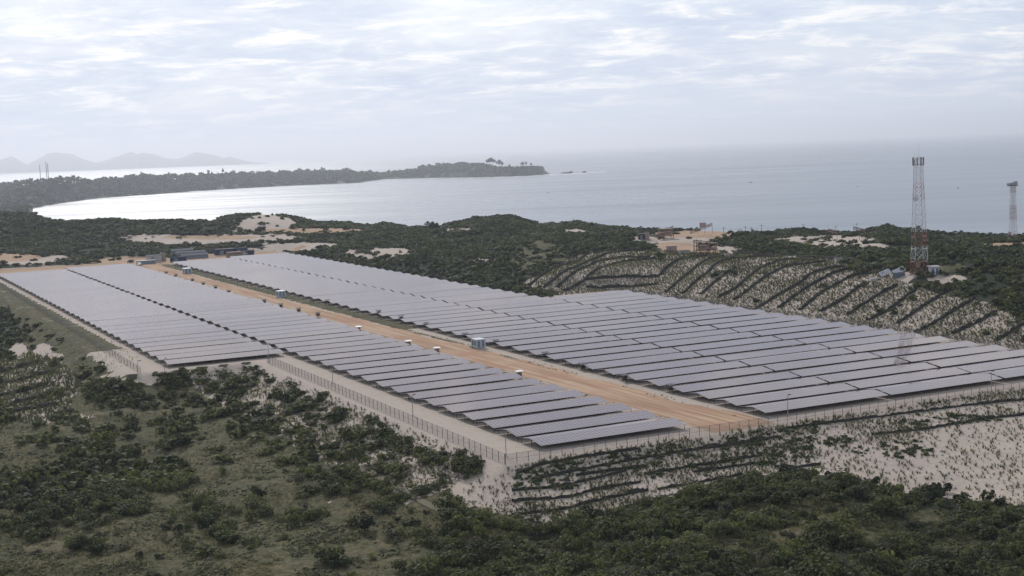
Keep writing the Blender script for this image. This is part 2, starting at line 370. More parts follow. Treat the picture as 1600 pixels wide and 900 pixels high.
# ------------------------------------------------------------------ the ground sheet
FENCE_LINE = [(740,700),(790,714),(1000,688),(1190,664),(1400,637),(1600,612)]
TREELINE = [(690,780),(740,800),(800,812),(860,826),(905,806),(950,800),(1010,782),(1060,772),(1120,752),(1190,742),(1232,738),(1262,742),(1300,740),(1345,756),(1400,766),(1450,768),(1500,785),(1560,790),(1620,795),(1700,800)]
P_bank = [(790,712),(1000,686),(1190,662),(1400,635),(1750,590),(1750,810)] + TREELINE[::-1][1:-1] + [(700,775),(742,735)]
P_berm = [(812,442),(860,420),(905,399),(960,391),(1040,392),(1150,397),(1290,403),(1370,424),(1440,452),(1520,466),(1600,498),(1750,540),(1750,620),(1600,560),(1450,528),(1250,495),(1100,474),(1030,462),(900,470)]
P_leftbank = [(0,560),(40,552),(90,560),(125,590),(110,640),(60,668),(0,650)]
SAND = [  # far and near bare sand: (px, py, rx, ry)
 (418,350,40,14),(300,376,90,6),(400,372,60,5),(250,372,50,5),(470,384,60,5),(440,390,50,4),(570,400,30,3),(610,394,32,6),(90,404,22,5),(1050,375,60,10),(1110,392,45,8),(1010,372,22,4),(900,363,18,4),(1290,376,75,7),(1330,385,70,4),(1450,378,30,3),(1580,383,40,3),(1080,365,60,3),
 (1480,436,28,5),(1400,432,30,8),(1375,431,16,5),(715,360,22,3),(750,408,18,3),(548,394,8,5),(90,556,12,4),(40,408,45,5),
 (230,575,55,18),(170,535,35,14),(130,500,20,8),(200,560,45,16),(80,470,14,5),(40,453,10,4),(12,440,10,5),(180,592,40,7),(30,548,14,10),(70,548,14,8),(135,652,18,5),(68,645,12,14),
 (486,606,18,6),(530,620,18,6),(600,710,16,5),(640,720,18,5),(660,745,22,6),(590,660,10,5),(650,652,14,4),(706,700,14,4),(528,690,9,8),(672,700,16,4),(560,735,18,4),(1050,784,50,10),(880,820,40,6),
 (500,785,22,2)]
GRASS_BARE = [(80,680,90,20),(540,760,180,90),(450,840,220,60),(360,760,90,60),(650,830,90,40),(1290,800,55,20),(1230,842,45,16),(1375,826,38,14),(1445,806,35,9),(1500,850,40,14),(1190,800,30,10),(1170,850,45,14),(780,840,40,12),(340,700,60,30),(380,650,50,18),(60,880,80,20),(250,850,80,30),(840,400,40,22),(1480,418,26,5),(1190,790,30,10)]
OCHRE = [(490,361,75,4),(330,371,60,3),(20,402,40,5),(1070,392,40,6),(1090,366,60,5),(1585,382,35,3),(350,404,60,8),(215,408,60,7),(1050,384,30,5),(420,404,60,6)]
def ell(px, py, lst, soft=0.9, wx=None):
    r = np.zeros(px.shape)
    for a, b, rx, ry in lst:
        q = ((px - a)/rx)**2 + ((py - b)/ry)**2
        if wx is not None: q = q + wx
        r = np.maximum(r, np.clip((1 + soft - q)/soft, 0, 1))
    return r
def cover(x, y, z):
    """sand, grass, ochre shares at ground points"""
    px, py = pix(x, y, z); u, v = uvof(x, y); r = np.hypot(x, y)
    px0, py0 = px, py; sc = np.clip(r/300.0, 0.6, 3)
    wx = ((fbm(x/sc, y/sc, 9, 4) - 0.5)*2.6 + (fbm(x/sc + 77, y/sc, 2.4, 3) - 0.5)*1.6)
    px = px + (fbm(x, y, 14, 4) - 0.5)*46/sc; py = py + (fbm(x + 300, y, 14, 4) - 0.5)*22/sc
    d = np.minimum(rectd(u, v, 128.5, 261.0), rectd(u, v, 88.0, 442.0))
    uE = np.where(v < 540, 326.0, 283.0)
    wob = (fbm(x + 90, y, 5, 4) - .5)*3.0*(v < 540)
    plant = (d + wob*.5 <= 1.5) & (u + wob < uE) & (v < 905)
    sand = np.where(plant, 1.0, 0.0); grass = np.zeros(px.shape); och = np.zeros(px.shape)
    bank = inpoly(px, py, P_bank) & (~plant) & (v < 262); sand = np.where(bank, 0.85, sand)
    bm = inpoly(px, py, P_berm) & (~plant) & (u > uE - 2); sand = np.where(bm, 0.70, sand)
    lb = inpoly(px, py, P_leftbank) & (~plant); sand = np.where(lb, 0.5, sand)
    es = ell(px0, py0, SAND, wx=wx*1.4 - .1)*np.where((r < 520), ss(.40, .50, fbm(x, y, 3.2, 3)), 1); sand = np.where(plant, sand, np.maximum(sand, es*0.95))
    vs = (u < 129) & (u > 106) & (v < 440) & (v > 262) & (~plant); sand = np.where(vs, np.maximum(sand, 0.52), sand)
    gpoly = (py > 600) & (px < 800) & (~plant) & (r < 480)
    grass = np.where(gpoly, 0.62, grass); grass = np.maximum(grass, ell(px0, py0, GRASS_BARE, wx=wx))
    grass = np.where((u < 88) & (u > 20) & (v > 430) & (v < 900) & (~plant), 0.75, grass)
    grass = np.where((r > 450) & (~plant), np.maximum(grass, 0.30), grass)
    # weeds beside the road and at the array's edge
    strip = plant & (u > 196) & (u < 203) & (v > 480); grass = np.where(strip, 1, grass); sand = np.where(strip, 0.12, sand)
    strip = plant & (u > 196.5) & (u < 199.0) & (v > 380) & (v <= 480); grass = np.where(strip, 1, grass); sand = np.where(strip, 0.35, sand)
    strip = plant & (u > 182) & (u < 184.5) & (v > 300); sand = np.where(strip, 0.5, sand)
    edge = plant & (u < 99) & (v > 500); grass = np.where(edge, 1, grass); sand = np.where(edge, 0.30, sand)
    och = np.maximum(och, ell(px0, py0, OCHRE, wx=wx*0.7)); och = np.where(plant & (v > 885), 0.7, och)
    och = np.where(plant & (v > 262) & (v < 275) & (u > 183) & (u < 201), 0.9, och)
    return sand, grass, och, plant
NA, NR = 620, 760
azs = np.linspace(math.radians(-34), math.radians(34), NA); rr = 95*np.exp(np.linspace(0, math.log(1850/95.0), NR))
AZ, RR = np.meshgrid(azs, rr, indexing='ij'); GX = RR*np.sin(AZ); GY = RR*np.cos(AZ); GZ = terrain(GX, GY)
idx = np.arange(NA*NR).reshape(NA, NR)
Fq = np.stack([idx[:-1, :-1], idx[1:, :-1], idx[1:, 1:], idx[:-1, 1:]], -1).reshape(-1, 4)
gme = npmesh('ground', np.stack([GX, GY, GZ], -1).reshape(-1, 3), Fq, M_ground, smooth=True)
s_, g_, o_, _p = cover(GX, GY, GZ)
ca = gme.color_attributes.new('cover', 'FLOAT_COLOR', 'POINT')
ca.data.foreach_set('color', np.stack([s_, g_, o_, np.ones_like(s_)], -1).astype(np.float32).ravel())
tag(obj('ground', gme), kind='structure')

# ---- dirt road
def ground_strip(name, pts, width, m, lift=0.05, wob=0.8, kind='structure'):
    """a sheet that follows the ground along (u, v) points"""
    P = []; n = len(pts)
    seg = []
    for i in range(n - 1):
        a = np.array(pts[i]); b = np.array(pts[i+1]); k = max(2, int(np.linalg.norm(b - a)/4))
        for j in range(k): seg.append(a + (b - a)*j/k)
    seg.append(np.array(pts[-1])); seg = np.array(seg, float)
    tan = np.gradient(seg, axis=0); tan /= np.linalg.norm(tan, axis=1)[:, None]; nor = np.stack([tan[:, 1], -tan[:, 0]], 1)
    W = np.interp(np.linspace(0, 1, len(seg)), np.linspace(0, 1, len(width)), width) if isinstance(width, (list, tuple)) else np.full(len(seg), width)
    cols = np.linspace(-0.5, 0.5, 7); V = []
    for j, c in enumerate(cols):
        off = W*c
        if j in (0, 6): off = off + (fbm(seg[:, 1]*1.0, seg[:, 0] + j*31, 9, 3) - 0.5)*wob*2
        q = seg + nor*off[:, None]; X, Y = xy(q[:, 0], q[:, 1]); Z = terrain(X, Y) + lift
        V.append(np.stack([X, Y, Z], 1))
    V = np.stack(V, 1); ns = len(seg); ii = np.arange(ns*7).reshape(ns, 7)
    Fq = np.stack([ii[:-1, :-1], ii[1:, :-1], ii[1:, 1:], ii[:-1, 1:]], -1).reshape(-1, 4)
    o = obj(name, npmesh(name, V.reshape(-1, 3), Fq, m, True)); return tag(o, kind=kind)
ground_strip('dirt_road', [(193,263.5),(191.5,300),(191,400),(190.5,600),(190,860),(186,905)], [16,13,10.5,9.5,10,14], M_road, wob=2.6)
ground_strip('cross_road', [(192.5,880),(215,884),(262,888),(300,893)], [8,10,10,9], M_road, lift=0.09, wob=1.5)
def pix_track(name, pts, width, m):
    q = [uvof(*place(*p)[:2]) for p in pts]; return ground_strip(name, q, width, m, lift=0.12, wob=0.7)
M_track = simple('track_earth', (0.13, 0.115, 0.075), 0.95, scale=0.3, var=0.3)
pix_track('grass_track', [(522,672),(535,702),(562,728),(600,750),(650,778),(700,806)], [1.4, 2.0, 1.8, 1.2], M_track)

# ------------------------------------------------------------------ sea
def polar_sheet(a0, a1, na, r_0, r_1, nr, z):
    a = np.linspace(math.radians(a0), math.radians(a1), na); r = r_0*np.exp(np.linspace(0, math.log(r_1/r_0), nr))
    A, R = np.meshgrid(a, r, indexing='ij'); ii = np.arange(na*nr).reshape(na, nr)
    Fq = np.stack([ii[:-1, :-1], ii[1:, :-1], ii[1:, 1:], ii[:-1, 1:]], -1).reshape(-1, 4)
    return np.stack([R*np.sin(A), R*np.cos(A), np.full_like(A, z)], -1).reshape(-1, 3), Fq
Vs, Fs = polar_sheet(-60, 60, 60, 600, 112000, 90, SEA)
tag(obj('sea', npmesh('sea', Vs, Fs, M_sea)), kind='structure')

# ------------------------------------------------------------------ distant headland and mountains
NEARSH = [(-400,343),(-100,332),(20,328),(40,327),(47,327),(60,323),(75,320),(150,310),(225,305),(300,299),(400,293),(480,289),(557,286),(600,280.5),(675,278),(740,277),(800,275.5),(835,274),(858,272)]
TOPS = [(-400,300),(-100,293),(0,290),(30,287),(65,283),(110,279),(135,284),(160,281),(190,280),(205,276),(240,275),(300,276),(345,273),(400,271),(450,269),(500,267),(545,268),(560,273),(590,274),(620,271),(655,265),(700,258),(720,254),(752,255),(772,260),(800,262),(820,260),(848,261),(856,268),(859,272)]
def depth_at(px, py, z): x, y, _ = at_z(px, py, z); return math.hypot(x, y)
hx = np.concatenate([np.linspace(-400, 40, 60), np.linspace(44, 859, 330)])
ny = np.interp(hx, *zip(*NEARSH)); ty = np.interp(hx, *zip(*TOPS))
HV = []; NS = 26
for a, b, c in zip(hx, ny, ty):
    c = c + float(np.interp(a, [500, 548, 575, 640, 700], [3.0, 2.0, 0.0, 0.5, 1.5]))
    dn = depth_at(a, b, SEA); dn = max(dn, 1750)
    extra = 1000 if a > 60 else 1000 + (60 - a)*45
    extra = min(extra, 4200)
    if a > 620: extra = 1000 - 700*(a - 620)/240
    dt = dn + extra*0.55; tx, ty_, tzz = at_dist(a, c, dt); h = max(tzz - SEA, 1.0)
    hor = np.array([tx, ty_])/dt
    for j in range(NS):
        s = j/(NS - 1); dd = dn + extra*s; st = (dt - dn)/extra
        f = math.sin(min(s/st, 1)*math.pi/2)**(0.75 if a < 700 else 0.5) if s < st else max(0, 1 - ((s - st)/(1 - st))**2)
        HV.append((hor[0]*dd, hor[1]*dd, SEA - 3 + (h + 3)*f))
HV = np.array(HV); HV[:, 2] += (fbm(HV[:, 0], HV[:, 1], 160, 4) - 0.5)*9*np.clip((HV[:, 2] - SEA - 4)/14, 0, 1)
ii = np.arange(len(hx)*NS).reshape(len(hx), NS)
Fq = np.stack([ii[:-1, :-1], ii[1:, :-1], ii[1:, 1:], ii[:-1, 1:]], -1).reshape(-1, 4)
M_head = simple('headland_scrub', (0.035, 0.043, 0.026), 0.95, scale=0.01, var=0.5)
tag(obj('headland', npmesh('headland', HV, Fq, M_head, True)), kind='structure')
def head_pt(px, s):
    i = int(np.argmin(np.abs(hx - px))); j = s*(NS - 1); j0 = int(j); f = j - j0; q = HV.reshape(len(hx), NS, 3)[i]
    return q[j0]*(1 - f) + q[min(j0 + 1, NS - 1)]*f

# low wooded shore at the far left, between the dunes and the headland
LX = np.linspace(-400, 52, 90); LS = np.linspace(0, 1, 24); LVv = []
for a in LX:
    for s_l in LS:
        dd = 1550 + 2700*s_l; d_ = ray(a, 300); hh_ = math.hypot(d_[0], d_[1])
        edge = float(ss(52, 44, a + (float(fbm(dd, 3, 260, 3)) - .5)*5))*min(1, (1 - s_l)*12)
        x_, y_ = d_[0]/hh_*dd, d_[1]/hh_*dd; LVv.append((x_, y_, SEA - 4 + edge*(10 + 9*float(fbm(x_, y_, 260, 3)))))
LVv = np.array(LVv); ii = np.arange(90*24).reshape(90, 24); Fq = np.stack([ii[:-1, :-1], ii[1:, :-1], ii[1:, 1:], ii[:-1, 1:]], -1).reshape(-1, 4)
tag(obj('coastal_lowland', npmesh('coastal_lowland', LVv, Fq, M_head, True)), kind='structure')
MT = [(-120,262),(-60,250),(-20,256),(0,250),(18,244),(42,257),(52,252),(75,239.5),(90,238),(112,240),(135,250),(150,254),(170,249),(195,240),(206,237),(216,241),(222,239),(240,241),(262,247),(278,248),(292,243),(306,237.5),(330,240.5),(350,246),(360,244.5),(385,252),(440,256),(520,256)]
mx = np.linspace(-120, 520, 500); my = np.interp(mx, *zip(*MT)); MV = []
for k, (a, b) in enumerate(zip(mx, my)):
    b = b + (float(fbm(a, 0, 14, 3)) - .5)*1.6
    for D_, f in ((31000, 0), (32300, .62), (34000, 1.0), (37000, 0.5), (40000, 0)):
        x, y, z = at_dist(a, b, 34000); s = D_/34000
        MV.append((x*s, y*s, SEA - 5 + max(z - SEA, 6)*f + (float(fbm(a*9, D_, 900, 3)) - .5)*110*f*(1 - f)*4))
ii = np.arange(len(mx)*5).reshape(len(mx), 5)
Fq = np.stack([ii[:-1, :-1], ii[1:, :-1], ii[1:, 1:], ii[:-1, 1:]], -1).reshape(-1, 4)
tag(obj('mountains', npmesh('mountains', MV, Fq, simple('mountain_slope', (0.07, 0.08, 0.06), 0.95, scale=0.002), True)), kind='structure')

# ------------------------------------------------------------------ haze
def haze_box():
    m = D.materials.new('haze_air'); m.use_nodes = True; t = m.node_tree; t.nodes.clear()
    v = N(t, 'ShaderNodeVolumePrincipled'); v.inputs['Color'].default_value = (0.86, 0.91, 1.0, 1)
    v.inputs['Density'].default_value = 5.4e-5; v.inputs['Anisotropy'].default_value = 0.45
    o = N(t, 'ShaderNodeOutputMaterial'); L(t, v.outputs[0], o.inputs['Volume'])
    b = MB().box(-116000, 116000, -600, 116000, SEA - 8.5, 560)
    tag(b.build('haze', m), kind='stuff')
haze_box()

# ------------------------------------------------------------------ solar tables
def ordinal(n):
    ones = ['', 'first','second','third','fourth','fifth','sixth','seventh','eighth','ninth','tenth','eleventh','twelfth','thirteenth','fourteenth','fifteenth','sixteenth','seventeenth','eighteenth','nineteenth']
    if n < 20: return ones[n]
    t = {2: 'twenty', 3: 'thirty', 4: 'forty', 5: 'fifty'}[n//10]
    return t[:-1] + 'ieth' if n % 10 == 0 else t + '-' + ones[n % 10]
TL = 38.3; EH = 1.2; RH = 1.95; SW = 5.2      # table length, eave height, ridge height, horizontal width of one slope
tilt = math.atan2(RH - EH, SW); SL = math.hypot(SW, RH - EH)
def slope_mesh():
    b = MB(); b.box(0, TL, 0, SL, -0.05, 0.0); me = b.mesh('panel_slope', M_panel); me.materials.append(M_under)
    for p in me.polygons:
        if p.normal.z < -0.5: p.material_index = 1
    return me
ME_slope = slope_mesh()
ME_ridge = MB().box(0, TL, -0.06, 0.06, -0.16, 0.0).mesh('ridge_beam', M_steel)
ME_legs = {h: MB().bar((0, 0, -0.6), (0, 0, h), 0.075).mesh('leg', M_darksteel) for h in (EH - 0.06, RH - 0.18)}
fr = MB()
for i in range(9):
    x = 0.35 + i*(TL - 0.7)/8
    fr.bar((x, 0.25, EH - 0.07), (x, SW, RH - 0.12), 0.05); fr.bar((x, SW, RH - 0.12), (x, 2*SW - 0.25, EH - 0.07), 0.05)
ME_rafters = fr.mesh('rafters', M_darksteel)
frl = MB()
for i in range(9):
    x = 0.35 + i*(TL - 0.7)/8
    frl.bar((x, 0.3, -0.6), (x, 0.3, EH - 0.03), 0.075); frl.bar((x, SW, -0.6), (x, SW, RH - 0.1), 0.075); frl.bar((x, 2*SW - 0.3, -0.6), (x, 2*SW - 0.3, EH - 0.03), 0.075)
    frl.bar((x, 0.25, EH - 0.07), (x, SW, RH - 0.12), 0.05); frl.bar((x, SW, RH - 0.12), (x, 2*SW - 0.25, EH - 0.07), 0.05)
ME_frame = frl.mesh('support_frame', M_darksteel)
PIT = 11.69; V0 = 269.3
COLS = [('left block beside the dirt road', 142.0, 0, 52, 'A'), ('left block along its outer edge', 101.8, 15, 51, 'B'),
        ('right block beside the dirt road', 203.0, 0, 51, 'C'), ('middle column of the right block', 242.0, 0, 52, 'D'), ('right block against the planted embankment', 281.1, 0, 22, 'E')]
for desc, ua, k0, k1, _n in COLS:
    for k in range(k0, k1):
        v = V0 + k*PIT; x, y = xy(ua + random.uniform(-.12, .12), v)
        zg = 0.006*max(v - 265, 0)
        t = thing('solar_table', 'tented solar panel row, %s back from the front fence, %s' % (ordinal(k + 1), desc), 'solar panels', (x, y, zg + random.uniform(-.05, .05)), ROT, 'long solar tables in parallel rows')
        t.rotation_euler = (random.uniform(-.005, .005), random.uniform(-.0015, .0015), ROT)
        a = obj('panel_slope', ME_slope, t); a.location = (0, 0, EH); a.rotation_euler = (tilt, 0, 0)
        b = obj('panel_slope', ME_slope, t); b.location = (0, SW + 0.02, RH); b.rotation_euler = (-tilt, 0, 0)
        if k < 14:
            r = obj('ridge_beam', ME_ridge, t); r.location = (0, SW, RH - 0.06)
            obj('rafters', ME_rafters, t)
            for i in range(9):
                lx = 0.35 + i*(TL - 0.7)/8
                for ly, h in ((0.3, EH - 0.06), (SW, RH - 0.18), (2*SW - 0.3, EH - 0.06)):
                    q = obj('leg', ME_legs[h], t); q.location = (lx, ly, 0)
        else:
            obj('support_frame', ME_frame, t)

# ------------------------------------------------------------------ fences
M_mesh = D.materials.new('chain_link'); M_mesh.use_nodes = True; t = M_mesh.node_tree; b = t.nodes['Principled BSDF']
b.inputs['Base Color'].default_value = (0.16, 0.15, 0.15, 1); b.inputs['Roughness'].default_value = 0.6
tcx = N(t, 'ShaderNodeTexCoord'); s = N(t, 'ShaderNodeSeparateXYZ'); L(t, tcx.outputs['Object'], s.inputs[0])
def dia(sgn):
    q = math_node(t, 'ADD', s.outputs[0], math_node(t, 'MULTIPLY', s.outputs[2], sgn))
    f = math_node(t, 'FRACT', math_node(t, 'DIVIDE', q, 0.12)); return math_node(t, 'LESS_THAN', f, 0.15)
al = math_node(t, 'MAXIMUM', dia(1.0), dia(-1.0)); L(t, al, b.inputs['Alpha'])
def fence(label, a, b, h, step, group='perimeter fences'):
    """a, b in (u, v)"""
    a = np.array(a, float); b = np.array(b, float); Lg = float(np.linalg.norm(b - a)); n = max(2, int(round(Lg/step)))
    dirv = (b - a)/Lg; xa, ya = xy(*a); X2, Y2 = xy(*b); rz = math.atan2(Y2 - ya, X2 - xa)
    z0 = tz(xa, ya); th = thing('chain_link_fence', label, 'fence', (xa, ya, z0), rz, group)
    pm = MB().bar((0, 0, -0.5), (0, 0, h + 0.1), 0.07).mesh('post', M_fencepost)
    zz = []
    for i in range(n + 1):
        q = a + (b - a)*i/n; X, Y = xy(*q); z = tz(X, Y) - z0; zz.append(z)
        if n <= 99 or i % 2 == 0 or True:
            o = obj('post', pm, th); o.location = (Lg*i/n, 0, z)
    mb = MB(); rl = MB()
    for i in range(n):
        x0, x1 = Lg*i/n, Lg*(i + 1)/n
        mb.quad((x0, 0.03, zz[i] + 0.02), (x1, 0.03, zz[i+1] + 0.02), (x1, 0.03, zz[i+1] + h), (x0, 0.03, zz[i] + h))
        for hh in (h, h*0.5): rl.bar((x0, 0, zz[i] + hh), (x1, 0, zz[i+1] + hh), 0.025)
    mb.build('wire_mesh', M_mesh, th); rl.build('rail', M_fencepost, th)
fence('wire fence across the front of the panels, right of the corner light pole', (129.5, 262.0), (330, 258.5), 2.2, 2.7)
fence('wire fence running back from the corner light pole beside the left block', (129.5, 262.3), (131.5, 436), 2.3, 3.0)
fence('wire fence along the foot of the planted embankment on the right', (324.5, 268), (324.5, 533), 1.9, 4.5)
fence('wire fence along the far left edge of the left block', (92, 440), (96, 860), 2.0, 5.0)
def pix_fence(label, pts, h, step, wood=True):
    q = [place(*p) for p in pts]; th = thing('post_fence', label, 'fence', q[0], 0, 'timber post fences on the embankment')
    pm = MB().bar((0, 0, -0.5), (0, 0, h), 0.11).mesh('post', M_brown); wire = MB(); prev = None
    for i in range(len(q) - 1):
        A = Vector(q[i]); B = Vector(q[i+1]); k = max(1, int((B - A).length/step))
        for j in range(k):
            p = A.lerp(B, j/k); p.z = tz(p.x, p.y); l = p - Vector(q[0])
            o = obj('post', pm, th); o.location = l
            if prev is not None: wire.bar(prev + Vector((0, 0, h*.9)), l + Vector((0, 0, h*.9)), 0.03); wire.bar(prev + Vector((0, 0, h*.5)), l + Vector((0, 0, h*.5)), 0.03)
            prev = l
    wire.build('wire', M_darksteel, th)
pix_fence('dark timber post fence along the crest of the planted embankment', [(1130,400),(1200,402),(1290,408),(1370,420)], 2.2, 3.2)
pix_fence('short timber post fence in front of the mast solar panels', [(1363,430),(1385,437),(1398,436)], 2.6, 3.0)

# ------------------------------------------------------------------ light poles
def light_pole(px, py, h, label, twin=False):
    x, y, z = place(px, py); th = thing('light_pole', label, 'light pole', (x, y, z), ROT, 'light poles round the panel field')
    MB().bar((0, 0, -0.5), (0, 0, h), 0.11, 0.07, 8).build('pole', M_steel, th)
    MB().box(-0.35, 0.35, -0.35, 0.35, -0.3, 0.12).build('footing', M_concrete, th)
    for s_ in ((-1, 1) if twin else (1,)):
        MB().bar((0, 0, h - .1), (s_*0.9, 0, h + .1), 0.05).build('arm', M_steel, th)
        MB().hexa([(s_*0.6-.3,-.2,h+.0),(s_*0.6+.3,-.2,h+.0),(s_*0.6+.3,.2,h+.0),(s_*0.6-.3,.2,h+.0),(s_*0.6-.25,-.15,h+.22),(s_*0.6+.25,-.15,h+.22),(s_*0.6+.25,.15,h+.22),(s_*0.6-.25,.15,h+.22)]).build('floodlight', M_darksteel, th)
light_pole(791, 714, 5.3, 'steel pole with twin floodlights at the front corner of the wire fence', True)
light_pole(645, 649, 5.2, 'light pole in front of the left block, next behind the fence corner pole')
light_pole(520, 600, 5.4, 'light pole by the side fence, between the corner pole row and shrubs')
light_pole(420, 566, 6.0, 'light pole at the front corner of the wider left block', True)
light_pole(1231, 651, 5.2, 'light pole before the right block, near the end of the dirt road')
light_pole(1549, 612, 5.2, 'light pole before the right block, far along the front fence')
light_pole(258, 590, 6.0, 'light pole on bare sand at the outer corner of the left block')
light_pole(124, 545, 5.5, 'light pole standing on the sandy edge beside the left block')
light_pole(216, 589, 5.0, 'shorter light pole on the sand beyond the left block corner')

# ------------------------------------------------------------------ combiner boxes and inverter cabins
def combiner(px, py, label, canopy):
    x, y, z = place(px, py); th = thing('combiner_box', label, 'electrical box', (x, y, z), ROT, 'electrical boxes along the dirt road')
    g = MB(); g.bar((-.4, 0, -.3), (-.4, 0, 1.2), 0.06); g.bar((.4, 0, -.3), (.4, 0, 1.2), 0.06); g.build('stand', M_darksteel, th)
    MB().box(-.62, .62, -.3, .3, .55, 1.75).build('cabinet', M_darksteel if not canopy else M_brown, th)
    MB().hexa([(-1.1,-.8,1.98),(1.1,-.8,1.98),(1.1,.8,2.18),(-1.1,.8,2.18),(-1.1,-.8,2.05),(1.1,-.8,2.05),(1.1,.8,2.25),(-1.1,.8,2.25)]).build('canopy', M_white if canopy else M_roofgrey, th)
    p = MB()
    for sx in (-.95, .95): p.bar((sx, .2, -.3), (sx, .2, 2.05), 0.04)
    p.build('canopy_post', M_darksteel, th)
W_ = [(560.5,519,'first seen'),(638.5,542,'second'),(683,553,'third'),(811.5,591,'nearest')]
for (a, b, _), l in zip(W_, ['electrical box under a white canopy by the road, farthest of the four white-topped', 'white-topped electrical box by the road, second farthest of the four white-topped', 'white-topped electrical box by the road, third farthest of the four white-topped', 'white-topped electrical box by the road, nearest of the four white-topped']):
    combiner(a, b, l, True)
DK = [(497,496),(467,489),(439,482),(413,475),(358,460),(337,453),(318,447),(301,441),(275,434),(260,430)]
for i, (a, b) in enumerate(DK): combiner(a, b, 'dark electrical box on the left road edge, %s going back from the white-topped ones' % ordinal(i + 1), False)
RK = [(1048,613),(976,597),(911,579),(852,561),(775,541),(727,530),(666,513),(627,502),(592,493),(512,476)]
for i, (a, b) in enumerate(RK): combiner(a, b, 'dark electrical box at the right block edge, %s counted from the front' % ordinal(i + 1), False)
def cabin(px, py, wdt, dep, h, label, m=M_cabin):
    x, y, z = place(px, py); th = thing('inverter_cabin', label, 'cabin', (x, y, z), ROT, 'inverter cabins by the dirt road')
    MB().box(-wdt/2, wdt/2, 0, dep, 0.35, h).build('cabinet', m, th)
    MB().box(-wdt/2-.1, wdt/2+.1, -.1, dep+.1, h+.002, h+.18).build('roof', M_cabin, th)
    MB().box(-wdt/2+.15, wdt/2-.15, .1, dep-.1, -0.2, 0.348).build('plinth', M_concrete, th)
    for sx in (-wdt/2+.35, 0.25):
        d = MB().box(sx, sx+wdt/2-.7, -.04, -.003, .5, h-.25).build('door', M_cabin_dark, th)
        MB().bar((sx+.2, -.09, 1.3), (sx+.2, -.09, 1.6), .03).build('handle', M_steel, d)
    for i in range(3): MB().box(-wdt/2-.05, -wdt/2-.003, .4+i*1.1, 1.2+i*1.1, 1.0, h-.4).build('louvre', M_cabin_dark, th)
cabin(752, 544.5, 3.3, 4.2, 2.9, 'pale blue inverter cabin standing alone on the near road verge')
cabin(441, 465, 3.4, 4.2, 2.9, 'pale blue inverter cabin halfway back along the dirt road')
cabin(294, 428, 4.0, 5.0, 3.0, 'pale blue inverter cabin at the far end of the right block')
x, y, z = place(738, 545); th = thing('radio_mast', 'slim pole mast beside the near pale blue cabin', 'mast', (x, y, z)); MB().bar((0,0,-.4),(0,0,5.2),.07,.05,6).build('pole', M_darksteel, th); MB().bar((-.4,0,4.9),(.4,0,4.9),.04).build('antenna', M_steel, th)

# ------------------------------------------------------------------ lattice masts
def band_mat(name, stops):
    m, t, b = mat(name); tcx = N(t, 'ShaderNodeTexCoord'); s = N(t, 'ShaderNodeSeparateXYZ'); L(t, tcx.outputs['Object'], s.inputs[0])
    n = N(t, 'ShaderNodeValToRGB'); n.color_ramp.interpolation = 'CONSTANT'; e = n.color_ramp.elements
    while len(e) < len(stops): e.new(0.5)
    for q, (p, c) in zip(e, stops): q.position = p; q.color = (*c, 1)
    L(t, math_node(t, 'DIVIDE', s.outputs[2], 50.0), n.inputs[0]); L(t, n.outputs[0], b.inputs['Base Color']); b.inputs['Roughness'].default_value = 0.6
    return m
RED = (0.25, 0.085, 0.075); WHT = (0.50, 0.50, 0.50); PRD = (0.42, 0.26, 0.25)
def lattice(px, py, H, base, waist, zw, top, m, label, levels, dist=None, br=0.065, lr=0.11):
    x, y, z = place(px, py) if dist is None else at_dist(px, py, dist)
    th = thing('lattice_mast', label, 'mast', (x, y, z), 0.06, 'red and white lattice masts')
    def wd(h): return (base + (waist - base)*h/zw if h < zw else waist + (top - waist)*(h - zw)/(H - zw))/2
    hs = [0.0]
    while hs[-1] < H - 0.6: hs.append(min(H, hs[-1] + max(1.6, wd(hs[-1])*2*levels)))
    for sx, sy in ((-1,-1),(1,-1),(1,1),(-1,1)):
        g = MB()
        for a, b in zip(hs, hs[1:]): g.bar((sx*wd(a), sy*wd(a), a), (sx*wd(b), sy*wd(b), b), lr, lr*.85)
        g.build('leg', m, th)
    g = MB()
    for a, b in zip(hs, hs[1:]):
        for (s1, s2) in (((-1,-1),(1,-1)), ((1,-1),(1,1)), ((1,1),(-1,1)), ((-1,1),(-1,-1))):
            A, B = wd(a), wd(b)
            g.bar((s1[0]*A, s1[1]*A, a), (s2[0]*B, s2[1]*B, b), br); g.bar((s2[0]*A, s2[1]*A, a), (s1[0]*B, s1[1]*B, b), br)
            g.bar((s1[0]*B, s1[1]*B, b), (s2[0]*B, s2[1]*B, b), br)
    g.build('lattice_bracing', m, th)
    f = MB()
    for sx, sy in ((-1,-1),(1,-1),(1,1),(-1,1)): f.box(sx*wd(0)-.6, sx*wd(0)+.6, sy*wd(0)-.6, sy*wd(0)+.6, -1, .3)
    f.build('footing', M_concrete, th)
    return th, wd
M_band1 = band_mat('mast_paint', [(0.0, RED), (0.116, WHT), (0.222, RED), (0.325, WHT), (0.56, PRD), (0.70, WHT)])
M_band2 = band_mat('far_mast_paint', [(0.0, PRD), (0.10, WHT), (0.20, RED), (0.34, WHT), (0.46, RED), (0.58, WHT), (0.66, RED)])
th, wd = lattice(1436.5, 430, 44.5, 5.2, 2.7, 38, 2.5, M_band1, 'tall red and white lattice mast with panel antennas on the embankment crest', 1.0)
for k in range(9):
    a = 2*math.pi*k/9; R_ = 1.95; x, y = R_*math.cos(a), R_*math.sin(a)
    if k % 3 == 2: continue
    q = MB().box(-.22, .22, -.12, .12, -2.9, 0.2).build('panel_antenna', M_roofgrey, th); q.location = (x, y, 44.2); q.rotation_euler = (0, 0, a)
g = MB()
